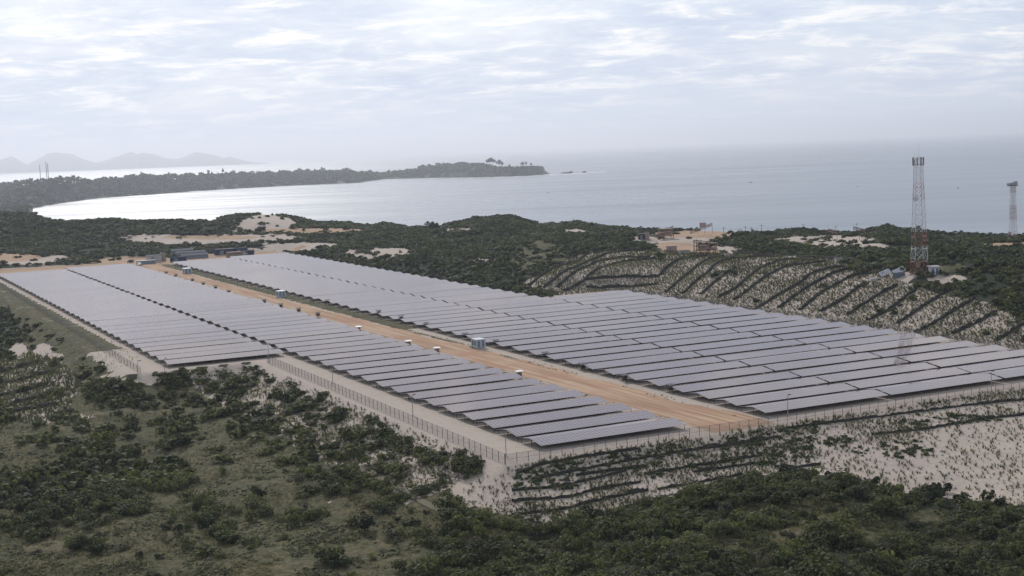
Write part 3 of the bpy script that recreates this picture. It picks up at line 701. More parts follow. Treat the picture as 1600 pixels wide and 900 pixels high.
for zz in (41.8, 43.8):
    pts = [(1.85*math.cos(2*math.pi*k/12), 1.85*math.sin(2*math.pi*k/12), zz) for k in range(12)]
    for i in range(12): g.bar(pts[i], pts[(i+1) % 12], .06)
    for i in range(0, 12, 3): g.bar((0, 0, zz), pts[i], .05)
g.build('antenna_ring', M_steel, th)
g = MB(); g.bar((0.2, 0, 44), (0.2, 0, 49.5), .05, .02, 6); g.bar((-1.4, 0, 44), (-1.4, 0, 46.5), .04, .02, 6); g.build('lightning_rod', M_steel, th)
g = MB(); c = Vector((-1.9, -2.1, 29.0)); ax = Vector((-.35, -.93, 0)).normalized(); e = Vector((0, 0, 1)); f = ax.cross(e)
rim = [c + (e*math.cos(2*math.pi*k/20) + f*math.sin(2*math.pi*k/20))*1.0 for k in range(20)]; i0 = len(g.v)
g.v += [tuple(p) for p in rim] + [tuple(p - ax*.6) for p in rim] + [tuple(c + ax*.12), tuple(c - ax*.6)]
for k in range(20):
    j = (k + 1) % 20; g.f += [(i0+k, i0+j, i0+20+j, i0+20+k), (i0+40, i0+j, i0+k), (i0+41, i0+20+k, i0+20+j)]
g.build('microwave_dish', M_cabin, th)
g = MB(); g.box(-2.2, -0.6, -2.9, -2.5, 3.2, 5.2); g.build('sign_board', M_rust, th)
th2, wd2 = lattice(1583, 377, 27, 4.0, 2.3, 8, 1.9, M_band2, 'distant slim red and white lattice mast with a boxy top platform by the sea', 0.95, br=.045, lr=.09)
MB().box(-2.4, 1.8, -1.4, 1.4, 26.3, 26.6).build('platform', M_darksteel, th2)
for q in ((-2.6,-1.1,-.8,1.0,26.61,27.7), (-.8,.4,-1.1,1.1,26.61,28.0), (.6,1.9,-.8,.8,26.61,28.5)): MB().box(*q).build('antenna_box', M_steel, th2)
MB().bar((0,0,0),(0,0,26),.1,.1,6).build('cable_riser', band_mat('riser_paint', [(0, PRD), (.1, WHT), (.2, RED), (.45, PRD), (.6, RED)]), th2)

# ------------------------------------------------------------------ mast compound
def slab(px, py, w_, d_, lift, label):
    x, y, z = place(px, py); o = MB().box(-w_/2, w_/2, 0, d_, -2.5, lift).build('concrete_pad', M_concrete); o.location = (x, y, z); o.rotation_euler = (0, 0, -0.1)
    return tag(o, label, 'concrete pad')
def shelter(px, py, w_, h, label, roofm, wallm, dist=None):
    x, y, z = place(px, py) if dist is None else at_dist(px, py, dist); th = thing('equipment_hut', label, 'hut', (x, y, z), 0.08)
    MB().box(-w_/2, w_/2, 0, w_*.8, -.5, h).build('wall', wallm, th)
    MB().hexa([(-w_/2-.4,-.5,h+.003),(w_/2+.4,-.5,h+.003),(w_/2+.4,w_*.8+.5,h+.003),(-w_/2-.4,w_*.8+.5,h+.003),(-w_/2-.4,-.5,h+.25),(w_/2+.4,-.5,h+.25),(w_/2+.4,w_*.8+.5,h+.5),(-w_/2-.4,w_*.8+.5,h+.5)]).build('roof', roofm, th)
    for sx in (-.28, .22): MB().box(sx*w_-.35, sx*w_+.55, -.05, -.003, .3, h-.5).build('door', M_roofgrey, th)
    return th
shelter(1461, 430, 3.2, 3.0, 'white equipment hut with flat roof just right of the tall lattice mast', M_concrete, simple('hut_wall', (0.55, 0.55, 0.62), 0.7))
def mast_solar(px, py, L_, label, open_end=0.0):
    x, y, z = place(px, py); th = thing('tilted_solar_rack', label, 'solar rack', (x, y, z), 0.42, 'white framed solar racks at the tall mast')
    d = Vector((L_, 0, L_*.30)); fz = 1.2; dp = Vector((0, 1.9, 1.3))
    a = Vector((0, 0, fz)); p = [a, a + d*(1 - open_end), a + d*(1 - open_end) + dp, a + dp]; up = Vector((0, -.04, .06))
    MB().hexa([tuple(q) for q in p] + [tuple(q + up) for q in p]).build('panel', simple('rack_panel', (0.42, 0.43, 0.46), 0.6, var=.1), th)
    g = MB()
    for q0, q1 in ((a, a + d), (a + dp, a + dp + d)): g.bar(q0, q1, .09)
    for k in range(4): g.bar(a + d*k/3, a + d*k/3 + dp, .08)
    g.build('frame', M_white, th)
    for k in range(4):
        for s_ in (0, 1):
            q = a + d*k/3 + dp*s_; MB().bar((q.x, q.y, -1.2), q, .08).build('leg', M_steel, th)
mast_solar(1378, 437, 4.6, 'white-framed tilted solar rack farther left of the tall mast')
mast_solar(1399, 434, 5.0, 'white-framed tilted solar rack nearer the mast, its upper end open', 0.42)
x, y, z = place(1407, 433); th = thing('equipment_container', 'blue-grey equipment container beneath the tilted solar racks', 'container', (x, y, z), 0.3)
MB().box(-2, 2, 0, 2.2, -.3, 1.7).build('body', simple('bluegrey_box', (0.09, 0.12, 0.15), 0.6), th); MB().box(-.8, .8, -.05, -.003, 0, 1.9).build('door', M_roofgrey, th)
slab(1372, 437, 5.5, 4.5, 0.5, 'pale concrete pad left of the tilted solar racks')

# ------------------------------------------------------------------ mining plant on the far dunes
def conveyor(px0, py0, px1, py1, dist, label, rise_head=True, m=M_rust, gz=None):
    A = Vector(at_dist(px0, py0, dist)); B = Vector(at_dist(px1, py1, dist)); th = thing('inclined_conveyor', label, 'conveyor', A, 0, 'conveyors of the far dune plant')
    d = B - A; s = Vector((-d.y, d.x, 0)).normalized()*0.9; h = Vector((0, 0, 1.5)); g = MB()
    for sg in (-1, 1):
        g.bar(s*sg, d + s*sg, .18); g.bar(s*sg + h, d + s*sg + h, .15); n = max(4, int(d.length/3))
        for i in range(n): g.bar(d*(i/n) + s*sg, d*((i + 1)/n) + s*sg + h, .1)
    g.build('truss', m, th)
    MB().hexa([tuple(q) for q in (-s*.8 + h*.5, d - s*.8 + h*.5, d + s*.8 + h*.5, s*.8 + h*.5, -s*.8 + h*.7, d - s*.8 + h*.7, d + s*.8 + h*.7, s*.8 + h*.7)]).build('belt', M_darksteel, th)
    n = max(2, int(d.length/5))
    for i in range(1, n + 1):
        q = A + d*(i/n); zt = tz(q.x, q.y); hh = q.z - zt
        if hh < .8: continue
        g = MB(); l = d*(i/n); g.bar(l - s + Vector((0, 0, -hh - 1)), l - s*.7, .13); g.bar(l + s + Vector((0, 0, -hh - 1)), l + s*.7, .13); g.build('trestle', m, th)
    return th
c1 = conveyor(1078, 365.5, 1113, 352, 930, 'long rust-red conveyor rising right above the seaward dunes', m=M_pinksteel)
g = MB(); q = Vector(at_dist(1098, 355, 930)) - Vector(at_dist(1078, 365.5, 930)); g.box(q.x - 2, q.x + 2, q.y - 1.3, q.y + 1.3, q.z, q.z + 3); g.build('drive_house', M_pinksteel, c1)
conveyor(1043, 361, 1052, 356.5, 900, 'short rust-red boom rising beside the plant building', m=M_rust)
conveyor(1333, 358, 1352, 362.5, 860, 'low rust-red conveyor sloping down on the right dune crest', m=M_rust)
conveyor(1293, 361, 1308, 364, 900, 'faint thin conveyor over the sand dune right of the bush crest', m=M_pinksteel)
def frame_tower(px, py, w_, h, label, dist, floors=3, m=M_rust):
    x, y, z = place(px, py); th = thing('processing_frame', label, 'steel frame', (x, y, z), 0.1, 'steel frames of the far dune plant')
    for sx in (-1, 1):
        for sy in (0, 1): MB().bar((sx*w_/2, sy*w_*.8, -1), (sx*w_/2, sy*w_*.8, h), .22).build('column', m, th)
    g = MB()
    for k in range(1, floors + 1): g.box(-w_/2-.3, w_/2+.3, -.3, w_*.8+.3, h*k/floors-.3, h*k/floors)
    g.build('floor_deck', m, th)
    g = MB()
    for k in range(floors): g.bar((-w_/2, -.05, h*k/floors), (w_/2, -.05, h*(k+1)/floors), .12)
    g.build('bracing', m, th)
    MB().box(-w_*.3, w_*.25, .3, w_*.5, h*.35, h*.62).build('hopper', M_pinksteel, th)
frame_tower(1099, 397.5, 6.5, 6.2, 'rusty three-deck steel frame at the front of the dune plant', 700)
frame_tower(1114, 397.5, 4.0, 5.5, 'narrow rusty steel frame right of the three-deck one', 700, 2)
frame_tower(1042, 372.5, 7.5, 5.5, 'rusty frame building under the short boom on the dune plant', 850)
frame_tower(1034, 374.5, 3.0, 4.0, 'small red frame left of the boom building', 850, 2)
def site_box(px, py, w_, d_, h, label, m, rm, rz=0.05, name='site_container', cat='container', group=None, doors=True):
    x, y, z = place(px, py); th = thing(name, label, cat, (x, y, z), rz, group)
    MB().box(-w_/2, w_/2, 0, d_, -.6, h).build('body', m, th)
    MB().box(-w_/2-.15, w_/2+.15, -.15, d_+.15, h+.003, h+.2).build('roof', rm, th)
    if doors: MB().box(-w_*.3, -w_*.08, -.06, -.003, .1, h*.8).build('door', M_cabin_dark, th)
    return th
site_box(1005, 374.5, 5, 4, 3.2, 'small dark hut on the left edge of the dune plant', M_darksteel, M_roofgrey)
site_box(1012, 375, 2.2, 2.5, 4.2, 'narrow pinkish silo hut beside the small dark hut', M_pinksteel, M_roofgrey)
site_box(1050, 393, 5.0, 3, 2.6, 'pinkish cabin at the bush edge before the dune plant', M_pinksteel, M_pinksteel)
site_box(1070, 397, 0.1+5, 2.5, 1.6, 'low pale container in front of the rusty steel frames', M_concrete, M_roofgrey)
site_box(1312, 409, 0.1+3, 2.5, 1.5, 'small pale tank box on the embankment crest', M_concrete, M_roofgrey)
# yard beyond the panels
site_box(243, 410, 8, 8, 4.2, 'white-walled workshop at the far end of the dirt road', M_concrete, M_roofgrey, ROT, 'workshop', 'building')
site_box(256, 408, 3, 5, 4.8, 'tall ochre cabin right behind the white-walled workshop', simple('ochre_wall', (0.30, 0.24, 0.15), 0.8), M_roofgrey, ROT, 'cabin', 'building')
site_box(229, 413, 11, 3, 2.2, 'low grey-blue shed in front of the white-walled workshop', M_cabin_dark, M_cabin_dark, ROT, 'shed', 'building')
site_box(280, 409, 9.5, 4, 2.8, 'blue container between the workshop and the right block', M_navy, M_navy, ROT)
for i, (a, b, w_) in enumerate([(292, 396, 20), (299, 400, 19), (305, 404, 17)]):
    x, y, z = place(a, b); th = thing('storage_shed', ['long low grey-roofed storage shed, farthest row of three', 'long low grey-roofed storage shed, middle row of three', 'long low grey-roofed storage shed, nearest row of three'][i], 'shed', (x, y, z), ROT - .05, 'storage sheds beyond the panels')
    MB().box(-w_/2, w_/2, 0, 6, -.5, 2.3).build('wall', M_cabin_dark, th); MB().hexa([(-w_/2-.4,-.5,2.3),(w_/2+.4,-.5,2.3),(w_/2+.4,6.5,2.3),(-w_/2-.4,6.5,2.3),(-w_/2-.4,2.9,3.3),(w_/2+.4,2.9,3.3),(w_/2+.4,3.1,3.3),(-w_/2-.4,3.1,3.3)]).build('roof', M_roofgrey, th)
site_box(352, 397.5, 12, 6, 3.4, 'large dark blue shed behind the right block', M_navy, M_roofgrey, ROT, 'shed', 'building')
site_box(377, 396, 8, 5, 3.4, 'dark blue container stack right of the large blue shed', M_navy, M_navy, ROT)
site_box(389, 400.5, 7, 4, 3.4, 'navy container beside the brown timber shed', M_navy, M_navy, ROT)
site_box(368, 403, 9, 5, 3.6, 'brown timber shed in front of the dark blue shed', M_brown, M_rust, ROT, 'shed', 'building')
site_box(380, 402, 3.5, 3, 3.2, 'small pale cabin between brown shed and navy container', M_concrete, M_roofgrey, ROT, 'cabin', 'building')
def vehicle(px, py, label, m, rz):
    x, y, z = place(px, py); th = thing('pickup_truck', label, 'truck', (x, y, z + .05), rz, 'vehicles at the far yard')
    MB().box(-2.6, 2.6, -.95, .95, .5, 1.15).build('body', m, th)
    cb = MB().hexa([(-.9,-.9,1.153),(1.3,-.9,1.153),(1.3,.9,1.153),(-.9,.9,1.153),(-.6,-.8,1.8),(.9,-.8,1.8),(.9,.8,1.8),(-.6,.8,1.8)]).build('cab', m, th)
    MB().hexa([(-.7,-.93,1.25),(1.0,-.93,1.25),(1.0,.93,1.25),(-.7,.93,1.25),(-.55,-.86,1.65),(.8,-.86,1.65),(.8,.86,1.65),(-.55,.86,1.65)]).build('window', M_glass, cb)
    for wx_ in (-1.7, 1.6):
        for wy in (-.98, .98): MB().bar((wx_, wy-.12, .42), (wx_, wy+.12, .42), .42, .42, 12).build('wheel', M_tyre, th)
vehicle(204, 410.5, 'dark pickup truck at the far end of the left block', M_navy, ROT + .9)
vehicle(218, 415, 'pale pickup truck near the end of the dirt road', M_white, ROT + 1.2)

# thin poles
def thin_pole(px, py, h, label, arms=False):
    x, y, z = place(px, py); th = thing('utility_pole', label, 'pole', (x, y, z), 0, 'thin poles on the far dunes')
    MB().bar((0, 0, -1), (0, 0, h), .16, .09, 5).build('pole', M_darksteel, th)
    if arms: MB().bar((-1.2, 0, h-.8), (1.2, 0, h-.8), .08).build('crossarm', M_darksteel, th)
thin_pole(896, 352, 6.5, 'thin pole alone on the dark dune crest left of the plant')
for i, (a, h) in enumerate([(1131, 5.5), (1156, 4.5), (1165, 6), (1174, 5.5), (1190, 7)]): thin_pole(a, 369, h, 'thin utility pole on the low dune crest, %s right of the long conveyor' % ordinal(i + 1), True)
thin_pole(1255, 363, 6, 'thin pole on the bush crest left of the sand dune', True)
thin_pole(1306, 367, 6, 'thin pole with crossarm at the top of the sand dune', True)
thin_pole(1339, 368, 8, 'thin pole at the low conveyor on the right dune crest', True)
thin_pole(525, 352, 5, 'thin pole on the dark dune right of the pale dune', False)
thin_pole(1526, 374, 5, 'thin pole on the crest between the two lattice masts', False)

# ------------------------------------------------------------------ headland details
M_hw = simple('whitewash', (0.8, 0.8, 0.78), 0.6, var=0.1)
def house(px, s, wdt, label, m=M_hw):
    q = head_pt(px, s); th = thing('house', label, 'house', (q[0], q[1], q[2] + 1), random.uniform(-.6, .6), 'pale houses on the headland')
    MB().box(-wdt/2, wdt/2, -wdt*.35, wdt*.35, -4, 5).build('wall', m, th)
    MB().hexa([(-wdt*.55,-wdt*.4,5),(wdt*.55,-wdt*.4,5),(wdt*.55,wdt*.4,5),(-wdt*.55,wdt*.4,5),(-wdt*.55,-.3,8.5),(wdt*.55,-.3,8.5),(wdt*.55,.3,8.5),(-wdt*.55,.3,8.5)]).build('roof', m, th)
HS = [(38,.42),(36,.36),(41,.38),(20,.34),(70,.46),(74,.40),(86,.44),(98,.38),(114,.36),(96,.50),(100,.33),(88,.30),(50,.42),(262,.40),(272,.35),(295,.42),(182,.35),(388,.40),(403,.42),(410,.36),(422,.44),(480,.38),(636,.25),(655,.2),(665,.30),(694,.25),(664,.42)]
HS.sort(); rank = [sum(1 for q in HS[:i + 1] if (q[0] < 130) == (a_ < 130) and (q[0] < 500) == (a_ < 500)) for i, (a_, _s) in enumerate(HS)]
for i, (a, s) in enumerate(HS):
    reg = 'on the far left shore' if a < 130 else 'on the middle headland' if a < 500 else 'near the headland tip'
    house(a, s, random.uniform(13, 20) if a > 130 else random.uniform(16, 26), 'tiny pale house among trees %s, %s from the left' % (reg, ordinal(rank[i])))
for px_, h_ in ((65, 62), (74, 72), (75.5, 66)):
    q = head_pt(px_, .5); th = thing('radio_mast', 'thin radio mast above the wooded shore, %s' % {65: 'left one standing alone', 74: 'taller of the close pair', 75.5: 'shorter of the close pair'}[px_], 'mast', tuple(q)); g = MB()
    g.bar((0, 0, -3), (0, 0, h_), 1.3, .9, 3); g.build('pole', M_darksteel, th)
# rocks, surf and boats
for i, (a, b, w_, h_) in enumerate([(884, 271, 58, 6), (892, 270.5, 26, 9), (913, 269.5, 22, 7)]):
    x, y, z = at_z(a, b, SEA); n = 14; g = MB(); vs = []
    lab = ['long low dark rock in the surf off the headland', 'small humped rock beside the long low rock off the headland', 'outermost small rock in the surf off the headland'][i]
    for k in range(n):
        t_ = 2*math.pi*k/n; rr_ = random.uniform(.8, 1.15); vs.append((math.cos(t_)*w_/2*rr_, math.sin(t_)*w_*.35*rr_, -2))
    top = [(v[0]*.6, v[1]*.6, h_*random.uniform(.6, 1.0)) for v in vs]; g.v = vs + top + [(0, 0, h_)]
    for k in range(n): j = (k+1) % n; g.f += [(k, j, n+j, n+k), (n+k, n+j, 2*n)]
    o = g.build('sea_rock', M_rock); o.location = (x, y, z); tag(o, lab, 'rock', 'rocks off the headland')
M_surf, tS, bS = mat('surf'); gS = N(tS, 'ShaderNodeNewGeometry'); nS = noise(tS, gS.outputs['Position'], 0.02, 6, 0.65)
bS.inputs['Base Color'].default_value = (.85, .87, .88, 1); bS.inputs['Roughness'].default_value = .9; L(tS, ramp(tS, nS, [(0.46, 0), (0.58, 1)]), bS.inputs['Alpha'])
g = MB()
SH = [(p[0], p[1]) for p in NEARSH if p[0] >= 557]
for (a, b), (c, d) in zip(SH, SH[1:]):
    p = [at_z(a, b + .2, SEA + .3), at_z(c, d + .2, SEA + .3), at_z(c, d + 1.3, SEA + .3), at_z(a, b + 1.0, SEA + .3)]; g.quad(*p[::-1])
for pts in ([(858,273.5),(880,272.5),(915,271),(948,268.5)], ):
    for (a, b), (c, d) in zip(pts, pts[1:]): g.quad(at_z(a, b+.8, SEA+.4), at_z(c, d+.8, SEA+.4), at_z(c, d-1.6, SEA+.4), at_z(a, b-1.2, SEA+.4))
tag(g.build('surf', M_surf), kind='stuff')
def boat(px, py, L_, label):
    x, y, z = at_z(px, py, SEA); L_ *= .62; th = thing('boat', label, 'boat', (x, y, z), random.uniform(-.5, .5), 'tiny boats out at sea')
    w_ = L_*.15
    MB().hexa([(-L_*.42,-w_*.6,-.5),(L_*.4,-w_*.4,-.5),(L_*.4,w_*.4,-.5),(-L_*.42,w_*.6,-.5),(-L_/2,-w_,L_*.1),(L_/2,-w_*.3,L_*.13),(L_/2,w_*.3,L_*.13),(-L_/2,w_,L_*.1)]).build('hull', M_darksteel, th)
    MB().box(-L_*.3, 0, -w_*.5, w_*.5, L_*.1, L_*.28).build('cabin', M_darksteel, th)
boat(857, 301.5, 9, 'tiny dark boat below the headland tip'); boat(1173.5, 285.5, 14, 'small boat on the open sea left of the tall mast')
boat(1340, 292, 8, 'tiny boat just left of the tall lattice mast'); boat(1251, 251, 14, 'very distant speck of a boat high on the sea')
boat(1497, 294, 8, 'tiny dark boat between the two masts')

# ------------------------------------------------------------------ vegetation
def leaf_proto(n, size, seed, squash=0.85, lobes=6):
    """leaf-clump quads through an uneven crown of radius about 1 sitting on z=0"""
    r = np.random.default_rng(seed)
    lc = r.normal(0, .42, (lobes, 3)); lc[:, 2] = np.abs(lc[:, 2])*.8 + .25; lr = r.uniform(.32, .62, lobes)
    i = r.integers(0, lobes, n); d = r.normal(0, 1, (n, 3)); d /= np.linalg.norm(d, axis=1)[:, None]; d[:, 2] = np.where(d[:, 2] < -.3, -d[:, 2], d[:, 2])
    c = lc[i] + d*lr[i][:, None]*r.uniform(.72, 1.05, n)[:, None]; c[:, 2] = np.clip(c[:, 2]*squash, .02, None)
    nr = d + r.normal(0, .45, (n, 3)); nr[:, 2] += .25; nr /= np.linalg.norm(nr, axis=1)[:, None]
    a = np.cross(nr, r.normal(0, 1, (n, 3))); a /= np.linalg.norm(a, axis=1)[:, None]; b = np.cross(nr, a)
    s = size*r.uniform(.6, 1.35, n)[:, None]
    return np.stack([c - a*s - b*s*.7, c + a*s - b*s*.5, c + a*s*.8 + b*s*.7, c - a*s*.6 + b*s*.8], 1)      # n,4,3
def scatter(name, protos, X, Y, Z, S, H, m, label_kind='stuff'):
    out = []; n = len(X); pi = rng.integers(0, len(protos), n); ang = rng.uniform(0, 6.28, n); ca, sa = np.cos(ang), np.sin(ang)
    for k, p in enumerate(protos):
        s = np.nonzero(pi == k)[0]
        if not len(s): continue
        q = p[None]*np.ones((len(s), 1, 1, 1)); x = q[..., 0]*S[s, None, None]; y = q[..., 1]*S[s, None, None]; z = q[..., 2]*H[s, None, None]
        c_, s_ = ca[s, None, None], sa[s, None, None]
        out.append(np.stack([x*c_ - y*s_ + X[s, None, None], x*s_ + y*c_ + Y[s, None, None], z + Z[s, None, None]], -1).reshape(-1, 4, 3))
    V = np.concatenate(out).reshape(-1, 3); Fq = np.arange(len(V)).reshape(-1, 4)
    return tag(obj(name, npmesh(name, V, Fq, m)), kind=label_kind)
PR_near = [leaf_proto(340, .095, 10 + i) for i in range(7)]
PR_mid = [leaf_proto(70, .24, 30 + i) for i in range(7)]
PR_far = [leaf_proto(34, .36, 50 + i, lobes=4) for i in range(7)]
DENSE = [(150,712,58,36),(60,765,85,36),(130,800,75,26),(190,770,45,36),(275,670,38,26),(207,665,13,12),(266,745,38,22),(200,615,45,25),(290,605,60,22),(380,595,60,24),(440,605,50,30),(500,645,46,26),(415,690,16,22),(322,800,16,14),(205,800,18,12),(135,850,26,10),(30,640,36,16),(10,520,14,30),(110,655,30,14),(150,610,26,22),(60,690,26,8),(610,655,46,22),(680,715,46,32),(735,765,38,28),(590,690,26,18),(540,618,30,15),(350,835,16,10),(540,770,34,5),(470,806,28,9),(520,878,26,10),(760,860,70,36),(680,895,60,10),(575,740,30,6),(30,830,50,14)]
CLEAR = [(1290,800,60,18),(1225,845,52,16),(1375,828,42,14),(1445,806,38,9),(1500,850,48,13),(1190,800,36,10),(785,842,46,13),(1150,855,46,12),(1320,875,60,10),(960,850,50,8),(1060,840,30,8),(860,870,50,9),(1100,800,26,7),(1000,885,60,8),(1420,880,50,8)]
def region_density(x, y, z):
    px, py = pix(x, y, z); u, v = uvof(x, y); r = np.hypot(x, y)
    d = np.minimum(rectd(u, v, 128.5, 261.0), rectd(u, v, 88.0, 441.5)); uE = np.where(v < 538, 326.0, 284.0)
    plant = (d <= 2.2) & (u < np.where(v < 538, uE + 3, uE + 1)) & (v < 908)
    wx = (fbm(x, y, 8, 3) - .5)*2.4
    tl = np.interp(px, [p[0] for p in TREELINE], [p[1] for p in TREELINE])
    den = np.zeros(px.shape)
    right = (px > 690) & (py > tl + 6 + wx*3); den = np.where(right, 0.92, den); den = np.where(right, den*(1 - .93*ell(px, py, CLEAR, wx=wx*1.1 - .25, soft=1.0))*(.45 + .55*ss(.36, .5, fbm(x, y, 13, 3))), den)
    left = (px <= 700) & (py > 560) & (~plant); den = np.where(left, np.maximum(0.035, ell(px, py, DENSE, wx=wx*1.1 + .45)*.9), den)
    lb = (u > 98) & (u < 128) & (v > 263) & (v < 439.5) & (~plant); den = np.where(lb, np.where(fbm(x, y, 6, 3) > .48, .7, .08), den)
    lo = (v > 437) & (u < 88); den = np.where(lo & (r < 900), np.maximum(0.10, ell(px, py, DENSE)), den)
    far = (r > 440) & (~plant) & ((u > np.where(v < 538, uE + 8, uE + 2.5)) | (v > 905) | (u < 60)); fd = np.where(fbm(x, y, 40, 4) > .42, 1.0, .7)
    den = np.where(far, fd, den)
    den = np.where(far | left | lb | lo, den*(1 - .97*ell(px, py, SAND, soft=.4)), den)
    den = np.where(far, den*(1 - .97*ell(px, py, OCHRE, soft=.4))*(1 - .85*ell(px, py, [(840,400,40,22),(1480,418,26,5),(1060,388,30,6)])), den)
    den = np.where(inpoly(px, py, P_berm) | inpoly(px, py, P_leftbank), 0.02, den)
    den = np.where(inpoly(px, py, [(742,735),(790,712),(1750,590),(1750,800)] + TREELINE[::-1][1:-2]), 0.0, den)
    den = np.where(plant | (r - np.interp(np.arctan2(x, y), craz, crd) > 60), 0, den)
    tr = np.hypot(px - np.interp(py, [672, 702, 728, 750, 778, 806], [522, 535, 562, 600, 650, 700]), 0); den = np.where((py > 668) & (py < 806) & (tr < 9) & (px > 510) & (px < 705), 0, den)
    return den, px, py, r
def candidates(r_0, r_1, spacing, a0=-30, a1=30):
    n = int((r_1**2 - r_0**2)*0.5*math.radians(a1 - a0)/spacing**2)
    r = np.sqrt(rng.uniform(r_0**2, r_1**2, n)); a = np.radians(rng.uniform(a0, a1, n)); return r*np.sin(a), r*np.cos(a)
def grow(name, r_0, r_1, spacing, protos, s0, s1, hf, m, thin=1.0):
    X, Y = candidates(r_0, r_1, spacing); Z = terrain(X, Y); den, px, py, r = region_density(X, Y, Z)
    k = (rng.random(len(X)) < den*thin) & (px > -260) & (px < 1860) & (py < 1100); X, Y, Z = X[k], Y[k], Z[k]
    S = rng.uniform(s0, s1, len(X))*(0.75 + .5*fbm(X, Y, 25, 2)); Hh = S*rng.uniform(hf*.75, hf*1.25, len(X))
    print(name, len(X)); return scatter(name, protos, X, Y, Z - .1, S, Hh, m)
grow('near_scrub', 110, 330, 2.1, PR_near, 0.9, 2.6, .95, M_leaf_scrub)
grow('middle_scrub', 330, 560, 2.5, PR_mid, 1.0, 2.6, .8, M_leaf_scrub)
grow('dune_scrub', 560, 900, 2.9, PR_far, 1.2, 2.8, .7, M_leaf_dune)
grow('crest_scrub', 900, 1500, 3.4, PR_far, 1.5, 3.0, .65, M_leaf_dune)

# planted tufts on the sand
def tuft_proto(n, seed, h=1.0):
    r = np.random.default_rng(seed); a = r.uniform(0, 6.28, n); l = r.uniform(.3, .75, n); up = r.uniform(.25, 1.0, n)*h; w_ = .085
    dx, dy = np.cos(a), np.sin(a); o = np.zeros(n)
    p0 = np.stack([-dy*w_, dx*w_, o], 1); p1 = np.stack([dy*w_, -dx*w_, o], 1)
    p2 = np.stack([dx*l + dy*w_*.4, dy*l - dx*w_*.4, up], 1); p3 = np.stack([dx*l - dy*w_*.4, dy*l + dx*w_*.4, up], 1)
    return np.stack([p0, p1, p2, p3], 1)
TP = [tuft_proto(12, 70 + i) for i in range(6)]
def planted(name, test, u0_, u1_, v0_, v1_, du, dv, s0, s1, fill, m=M_tuft, jit=.35, hf=1.0):
    U, W_ = np.meshgrid(np.arange(u0_, u1_, du), np.arange(v0_, v1_, dv)); U = U.ravel() + rng.normal(0, jit*du, U.size); W2 = W_.ravel() + rng.normal(0, jit*dv, W_.size)
    X, Y = xy(U, W2); Z = terrain(X, Y); px, py = pix(X, Y, Z); k = test(px, py, U, W2, X, Y) & (rng.random(len(X)) < fill(X, Y, px, py)) & (px > -60) & (px < 1680)
    X, Y, Z = X[k], Y[k], Z[k]; S = rng.uniform(s0, s1, len(X)); print(name, len(X))
    return scatter(name, TP, X, Y, Z - .03, S, S*hf*rng.uniform(.6, 1.3, len(X)), m)
def fill_bank(X, Y, px, py):
    b = .62 + .38*ss(1290, 1150, px)*ss(790, 850, px); b = b*(.42 + .95*ss(.36, .56, fbm(X, Y, 9, 3)))
    return np.where((px > 1240) & (py > 690 - (px - 1400)*.22), .22, b)
planted('bank_planting', lambda px, py, u, v, X, Y: inpoly(px, py, P_bank) & (v < 260.5), 118, 330, 165, 261, .80, .80, .40, 1.0, fill_bank)
planted('embankment_planting', lambda px, py, u, v, X, Y: inpoly(px, py, P_berm) & (u > np.where(v < 538, 326, 287)), 285, 420, 262, 640, 0.92, 0.92, .55, 1.25, lambda X, Y, px, py: .62 + .38*ss(.35, .6, fbm(X, Y, 10, 3)), hf=.8)
planted('west_bank_planting', lambda px, py, u, v, X, Y: inpoly(px, py, P_leftbank) & (u < 88), 30, 90, 370, 640, 1.3, 1.3, .7, 1.5, lambda X, Y, px, py: .9)
planted('side_bank_planting', lambda px, py, u, v, X, Y: (u < 128) & (u > 106) & (v > 264) & (v < 436), 104, 129, 262, 437, 1.0, 1.0, .4, 1.0, lambda X, Y, px, py: .75*(fbm(X, Y, 6, 3) < .56))
planted('verge_weeds', lambda px, py, u, v, X, Y: ((np.abs(u - 183) < 1.3) | (np.abs(u - 198.3) < 1.6)) & (v > 275) & (v < 880), 180, 202, 270, 880, 1.2, 1.6, .3, .8, lambda X, Y, px, py: .9*(fbm(X, Y, 11, 3) > .48), hf=.5)
planted('fence_weeds', lambda px, py, u, v, X, Y: (np.abs(v - 259.8) < 2.0), 131, 330, 257, 262, 1.1, .9, .35, 1.1, lambda X, Y, px, py: .75*(fbm(X, Y, 8, 3) > .42), hf=.9)

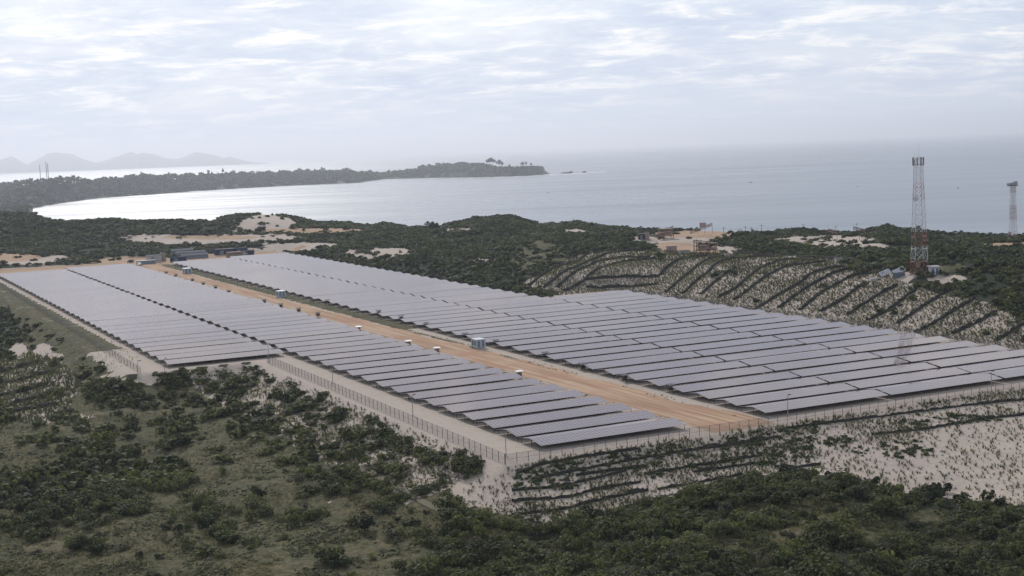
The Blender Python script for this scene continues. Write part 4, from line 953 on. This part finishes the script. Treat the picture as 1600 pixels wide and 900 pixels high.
# brush windbreak lines laid down the sand slopes
def brush_line(pts, label, group, h=.95, wd_=.55):
    q = [Vector(place(*p)) for p in pts]; path = []
    # smooth through the points
    for i in range(len(q) - 1):
        p0 = q[max(i - 1, 0)]; p1 = q[i]; p2 = q[i+1]; p3 = q[min(i + 2, len(q) - 1)]; k = max(3, int((p2 - p1).length/1.0))
        for j in range(k):
            t_ = j/k; path.append(.5*((2*p1) + (p2 - p0)*t_ + (2*p0 - 5*p1 + 4*p2 - p3)*t_*t_ + (3*p1 - p0 - 3*p2 + p3)*t_**3))
    path.append(q[-1]); P = np.array([(p.x, p.y) for p in path]); Z = terrain(P[:, 0], P[:, 1]); n = len(P)
    T = np.gradient(P, axis=0); T /= np.linalg.norm(T, axis=1)[:, None] + 1e-9; Nn = np.stack([-T[:, 1], T[:, 0]], 1)
    prof = [(-1, -.3), (-.9, .55), (-.25, 1.0), (.35, .95), (.95, .5), (1, -.3)]; V = []
    for (a, b) in prof:
        wv = wd_*a*(.45 + 1.0*rng.random(n)); hv = h*b*(.35 + 1.0*rng.random(n)) if b > 0 else np.full(n, -.3)
        V.append(np.stack([P[:, 0] + Nn[:, 0]*wv, P[:, 1] + Nn[:, 1]*wv, Z + hv], 1))
    V = np.stack(V, 1); K = len(prof); ii = np.arange(n*K).reshape(n, K); Fq = np.stack([ii[:-1, :-1], ii[1:, :-1], ii[1:, 1:], ii[:-1, 1:]], -1).reshape(-1, 4)
    Vf = V.reshape(-1, 3); c = Vf.mean(0).copy()
    o = obj('brush_barrier', npmesh('brush_barrier', Vf - c, Fq, M_brush)); o.location = tuple(c); tag(o, label, 'brush barrier', group)
BERM = [[(827,447),(870,417),(917,398)],[(850,450),(892,420),(940,400),(1007,390)],[(870,449),(920,415),(960,405),(1015,402)],[(882,455),(925,427),(970,410),(1025,404)],[(912,437),(970,433),(1025,432)],[(917,449),(975,448),(1028,444)],
 [(1025,434),(1050,412),(1070,404),(1112,401)],[(1040,457),(1082,422),(1107,405),(1150,399)],[(1067,459),(1100,430),(1132,407),(1175,402),(1215,401)],[(1095,460),(1122,437),(1147,419)],[(1122,465),(1150,450),(1180,425),(1215,408),(1260,404)],[(1147,469),(1170,452),(1200,430),(1237,415),(1290,409)],
 [(1178,484),(1237,450),(1270,427),(1320,417)],[(1218,481),(1257,452),(1287,434),(1340,417)],[(1250,485),(1292,452),(1330,432),(1375,426)],[(1282,487),(1320,466),(1350,442)],[(1325,491),(1362,467),(1400,447)],[(1355,501),(1395,480),(1430,452)],[(1402,506),(1437,482),(1475,457)],[(1430,520),(1475,495),(1522,467)],[(1487,522),(1525,505),(1557,487)],[(1555,532),(1575,522),(1605,503)]]
for i, p in enumerate(BERM): brush_line(p, 'dark brush windbreak curving down the planted right-hand embankment, %s from the left' % ordinal(i + 1), 'brush barriers on the right-hand embankment', 1.05, .72)
BANK = [[(807,741),(842,727),(900,716),(1000,701)],[(832,750),(925,731),(1000,717),(1075,705),(1200,687)],[(800,767),(862,762),(912,752),(975,737)],[(800,784),(887,777),(925,767),(1000,754)],[(1007,741),(1075,730),(1190,712)],[(800,805),(875,797),(937,782),(1012,767)],[(1027,765),(1087,755),(1175,740)],[(815,818),(860,820),(890,813)],
 [(1225,670),(1337,656),(1425,645),(1500,635),(1620,623)],[(1362,680),(1450,670),(1525,657),(1620,645)],[(1210,730),(1245,730),(1282,727)]]
BANK += [[(900,744),(960,735),(1010,729)],[(1085,738),(1140,730),(1200,722)],[(905,789),(960,776),(1005,766)],[(1100,699),(1160,691),(1215,684)]]
BL = ['topmost of those left of centre','second from the top, the longest curve','third from the top at the left','fourth from the top at the left','middle height, ending near the shrubs','low on the slope at the left','lower one above the bare sand','lowest one at the foot of the slope','upper long line below the right block','lower long line on the open sand at right','short one just above the dark treeline','short broken one below the long curve','short broken one near the sand beside the shrubs','short broken one low at the thicket edge','short broken one just under the wire fence']
for p, l in zip(BANK, BL): brush_line(p, 'brush windbreak on the front sand slope, ' + l, 'brush barriers on the front slope', .55, .28)
LB = [[(0,582),(60,566)],[(0,600),(87,578)],[(0,619),(75,600)],[(17,632),(97,608)],[(20,645),(90,632)]]
for i, p in enumerate(LB): brush_line(p, 'brush windbreak on the far left slope, %s from the top' % ordinal(i + 1), 'brush barriers on the left slope', 1.1, .9)

# single shrubs and trees
SH_P = [npmesh('foliage', leaf_proto(420, .115, 200 + i, lobes=7).reshape(-1, 3), np.arange(1680).reshape(-1, 4), M_leaf_dark) for i in range(6)]
ST_P = MB()
ST_P.bar((0, 0, -.25), (.02, 0, .4), .07, .05, 6)
for k in range(5):
    a = k*1.26; ST_P.bar((.02, 0, .3), (.4*math.cos(a), .4*math.sin(a), .75), .04, .015, 5)
ST_M = ST_P.mesh('stem', M_bark)
def shrub(px, py, rad, label, tall=1.0, i=0, group='dark shrubs standing apart', name='shrub', cat='shrub'):
    x, y, z = place(px, py); th = thing(name, label, cat, (x, y, z - .1), random.uniform(0, 6), group)
    th.scale = (rad, rad, rad*tall)
    obj('foliage' if name == 'shrub' else 'crown', SH_P[i % 6], th); obj('stem' if name == 'shrub' else 'trunk', ST_M, th)
SL_ = [(492,721,1.1,1.25,'small upright dark shrub alone on the grass, topmost of the open slope'),(512,750,1.5,1.0,'round dark shrub on the grass slope near the bend of the track'),(480,769,1.3,1.15,'boxy dark shrub on the grass slope left of the round one'),(404,778,1.5,1.4,'dark bushy shrub alone left of the small pale path'),(574,829,1.9,1.2,'large dark upright shrub in the middle of the lower grass slope'),(693,838,1.2,1.3,'small dark shrub alone above the bottom thicket, right of the slope'),
 (532,884,2.0,1.0,'broad dark shrub at the bottom edge of the grass slope'),(620,813,.9,.9,'small bright-edged shrub right of the large upright shrub'),(636,821,1.1,.7,'low spreading shrub in a pair on the lower slope'),(650,818,1.0,.8,'rounder shrub of the pair on the lower slope'),(609,830,.8,.9,'tiny shrub between the large upright shrub and the pair'),(604,802,1.5,.7,'wide low bush above the large upright shrub'),(628,775,1.2,.7,'low dark bush beside the track'),(606,768,.8,.8,'small bush left of the track'),
 (322,822,2.0,1.1,'big dark tree-like shrub standing below the left thicket'),(307,800,1.4,1.4,'tall narrow shrub touching the big dark shrub at left'),(279,832,1.2,1.2,'round shrub alone on the grass at lower left'),(357,848,1.6,.9,'two-lobed dark shrub on the brown grass lower left'),(207,671,1.7,.9,'round tree standing apart above the left thicket'),(124,858,1.7,1.0,'dark round shrub at the edge of brown ground, bottom left'),(147,866,1.7,1.0,'grey-green shrub beside the dark round one, bottom left'),
 (250,872,.9,.9,'small shrub at the foot of the grass slope, lower left'),(218,870,.9,1.0,'small pale shrub left of its twin near the bottom'),(716,784,.9,1.0,'dark shrub where the track ends'),(666,801,.8,.8,'tiny shrub near the end of the track'),(455,722,.9,.9,'small bush uphill beside the thicket'),(458,712,.7,.9,'small bush above its larger neighbour'),(447,738,.8,.8,'small round bush on the upper grass slope'),(545,697,1.0,.8,'bush at the top of the track'),(531,757,1.0,.6,'low bush right of the round dark shrub'),
 (1232,744,2.3,1.05,'large dark tree at the left end of the right treeline'),(1306,754,1.9,1.15,'dark domed tree breaking the right treeline against the sand'),(1322,762,1.6,.9,'lower dark tree beside the domed one at the treeline'),(1363,760,1.3,1.3,'round-headed tree standing above the right treeline'),(1345,770,1.4,1.0,'dark tree just below the round-headed one'),(1385,769,1.5,.8,'flat-topped bush right of the round-headed tree'),(1405,771,1.5,.9,'spiky-topped bush on the treeline before the sand'),(1428,776,1.3,.8,'low bush between the treeline and open sand'),
 (1463,766,1.1,1.5,'upright pointed tree, left of a pair against the sand'),(1477,770,1.3,1.2,'round tree, right of a pair against the sand'),(1500,787,1.8,.8,'broad bush right of the upright pair'),(1546,784,1.1,1.9,'tall slender dark tree near the right end of the treeline'),(1560,788,1.2,1.0,'shorter tree touching the tall slender one'),(1534,834,1.2,1.2,'dark round shrub alone in the lower right clearing'),(1270,846,1.9,.9,'dark domed shrub beside the lower right clearing'),(1245,850,1.8,.8,'spreading grey-green shrub left of the domed one'),
 (1596,822,1.4,1.1,'dark shrub cut by the right edge of the picture'),(925,812,2.6,.9,'large rounded thicket tree at the foot of the planted slope'),(1040,830,2.4,.9,'big dark thicket tree below the bare sand strip'),(1030,850,2.2,.9,'dark thicket tree in front of the big one'),(1105,775,1.6,.8,'bush at the edge of the bare sand strip'),(1123,762,.8,1.0,'small round bush at the end of the bare sand strip'),(1133,757,.7,1.0,'smallest round bush beside the bare sand strip')]
for i, (a, b, r_, tl_, lb_) in enumerate(SL_): shrub(a, b, r_, lb_, tl_, i)
for a, b, l in ((1435,432,'small dark bush left of the mast equipment hut'), (1455,434,'dark bush under the mast equipment hut')): shrub(a, b, 1.5, l, .9, 3, 'bushes at the tall mast')
for a, r_, l in ((671, 4.2, 'wider of two trees standing on the dune skyline'), (680, 3.6, 'narrower of two trees standing on the dune skyline')):
    x, y, z = at_dist(a, 358, 1090); z = tz(x, y); th = thing('skyline_tree', l, 'tree', (x, y, z), a, 'trees on the dune skyline'); th.scale = (r_*.8, r_*.8, r_*1.1)
    obj('crown', SH_P[int(a) % 6], th).location = (0, 0, .5); tb = MB().bar((0, 0, -.3), (0, 0, .9), .07, .05, 6).build('trunk', M_bark, th)
x, y, z = place(412, 362); 
for a, b, r_, l in ((403, 363, 2.6, 'left dark bush on the pale dune'), (412, 362, 3.2, 'right dark bush on the pale dune')):
    shrub(a, b, r_, l, 1.2, 2, 'bushes on the pale dune')
# headland woods and its skyline trees
HX, HY, HZ, HSz = [], [], [], []
for _ in range(5200):
    a = random.uniform(-120, 846); s = random.uniform(.03, 1.0)**1.1; q = head_pt(a + random.uniform(-1, 1), min(s, .98))
    if q[2] < SEA + 4: continue
    HX.append(q[0]); HY.append(q[1]); HZ.append(q[2] - 3); HSz.append(random.uniform(9, 19) if a < 700 else random.uniform(7, 12))
for k in rng.integers(0, len(LVv), 2200):
    q = LVv[k]
    if q[2] < SEA + 7 or LX[k//24] > 38: continue
    HX.append(q[0] + random.uniform(-20, 15)); HY.append(q[1] + random.uniform(-40, 40)); HZ.append(q[2] - 3); HSz.append(random.uniform(8, 17))
HSz = np.array(HSz); scatter('headland_woods', PR_far, np.array(HX), np.array(HY), np.array(HZ), HSz, HSz*rng.uniform(.6, 1.15, len(HSz)), leaf_mat('leaf_headland', (0.022, 0.030, 0.018), (0.05, 0.058, 0.032), .02))
def head_tree(px, h, r_, label, trunk=.45):
    i = int(np.argmin(np.abs(hx - px))); cand = HV.reshape(len(hx), NS, 3)[i]; j = int(np.argmax((cand[:, 2] - HC)/np.hypot(cand[:, 0], cand[:, 1]))); q = cand[j]
    th = thing('headland_tree', label, 'tree', tuple(q), px, 'tall trees on the headland skyline')
    c = obj('crown', SH_P[int(px) % 6], th); c.location = (0, 0, h*trunk); c.scale = (r_, r_, h*(1 - trunk)/1.1)
    MB().bar((0, 0, -4), (0, 0, h*(trunk + .25)), r_*.09 + .4, .4, 6).build('trunk', M_bark, th)
for a, h, r_, l in ((764,36,14,'broad umbrella-shaped tree above the headland, left of its clump'),(771,40,15,'tallest umbrella-shaped tree of the headland clump'),(779,36,11,'umbrella-shaped tree at the right of the headland clump'),(785,30,6,'thin tree just right of the headland clump'),(816,26,9,'dark tree on the headland tip'),(821,27,4,'thin tree beside the dark one on the tip'),(830,22,6,'small tree near the headland cliff'),(798,20,7,'small round tree between clump and tip'),
 (326,30,6,'dark columnar tree, left of two tall ones on the low headland'),(348,32,5,'dark columnar tree, right of two tall ones on the low headland'),(222,24,7,'single tree standing above the left headland woods'),(265,26,5,'slim tree on the left headland skyline'),(312,22,4,'slim tree left of the columnar pair'),(504,26,10,'bushy tree on the middle headland rise'),(541,24,8,'bushy tree at the right end of the middle rise'),(366,26,6,'slim tree right of the columnar pair'),(566,16,4,'single small tree in the headland saddle')):
    head_tree(a, h, r_, l)
# low bushes that have taken hold on the upper part of the front slope, and tussocks on the grass
def low_patch(name, n, box, test, s0, s1, hf, m, protos):
    px_ = rng.uniform(box[0], box[1], n*3); py_ = rng.uniform(box[2], box[3], n*3)
    d = fwd[None]*F + CR[None]*(px_[:, None] - 800) - CU[None]*(py_[:, None] - 450); t_ = (-4 - HC)/d[:, 2]
    X, Y = d[:, 0]*t_, d[:, 1]*t_; Z = terrain(X, Y); px, py = pix(X, Y, Z); k = test(X, Y, px, py); k = np.nonzero(k)[0][:n]
    X, Y, Z = X[k], Y[k], Z[k]; S = rng.uniform(s0, s1, len(X)); print(name, len(X)); return scatter(name, protos, X, Y, Z - .05, S, S*hf, m)
def t_green(X, Y, px, py):
    u, v = uvof(X, Y); base = (v < 259.5) & (v > 236) & (px > 800) & (px < 1290) & (fbm(X, Y, 8, 3) > .50) & (py < np.interp(px, [800, 1290], [775, 715])); 
    patch = (v < 259) & (ell(px, py, [(1310,690,22,8),(1345,705,14,6),(1415,700,35,10),(1420,712,30,5),(1240,690,40,22),(860,735,45,14),(960,710,40,10),(1170,690,50,12),(1500,655,60,5),(1430,660,20,8)], wx=(fbm(X, Y, 3, 3) - .5)*3) > .5)
    return (base | patch) & (rng.random(len(X)) < .8)
low_patch('slope_bushes', 2600, (780, 1620, 620, 790), t_green, .35, .85, .7, leaf_mat('leaf_green', (0.022, 0.034, 0.014), (0.075, 0.098, 0.038), .3), PR_mid)
def t_grass(X, Y, px, py):
    u, v = uvof(X, Y); return (((px < 800) & (py > 640) & (u < 118)) | ((px > 800) & (py > 790))) & (fbm(X, Y, 6, 4) > .49)
low_patch('grass_tussocks', 14000, (-60, 1640, 640, 960), t_grass, .3, .8, .6, M_tuft, [leaf_proto(16, .22, 90 + i, lobes=3) for i in range(5)])

# other species among the scrub, and dry grass between the bushes
M_leaf_light = leaf_mat('leaf_light', (0.050, 0.060, 0.022), (0.17, 0.18, 0.07), 0.3)
M_leaf_grey = leaf_mat('leaf_grey', (0.045, 0.045, 0.032), (0.12, 0.11, 0.075), 0.3)
M_straw = leaf_mat('dry_grass', (0.10, 0.088, 0.045), (0.21, 0.18, 0.10), 0.3)
PR_small = [leaf_proto(200, .095, 300 + i, lobes=4) for i in range(6)]
grow('light_green_scrub', 110, 330, 3.6, PR_small, 0.7, 1.9, 1.1, M_leaf_light, thin=.8)
grow('grey_scrub', 110, 330, 4.2, PR_small, 0.8, 2.1, 1.0, M_leaf_grey, thin=.7)
grow('pale_dune_scrub', 330, 800, 9.0, PR_mid, 1.0, 2.2, .7, M_leaf_light, thin=.5)
def t_dry(X, Y, px, py):
    u, v = uvof(X, Y); return (((px < 800) & (py > 450) & (u < 100) & (v > 150)) | ((px < 800) & (py > 610) & (u < 118)) | ((px > 760) & (py > 780))) & (fbm(X + 50, Y, 9, 4) > .45)
low_patch('dry_grass', 30000, (-60, 1640, 450, 980), t_dry, .25, .6, .8, M_straw, TP)
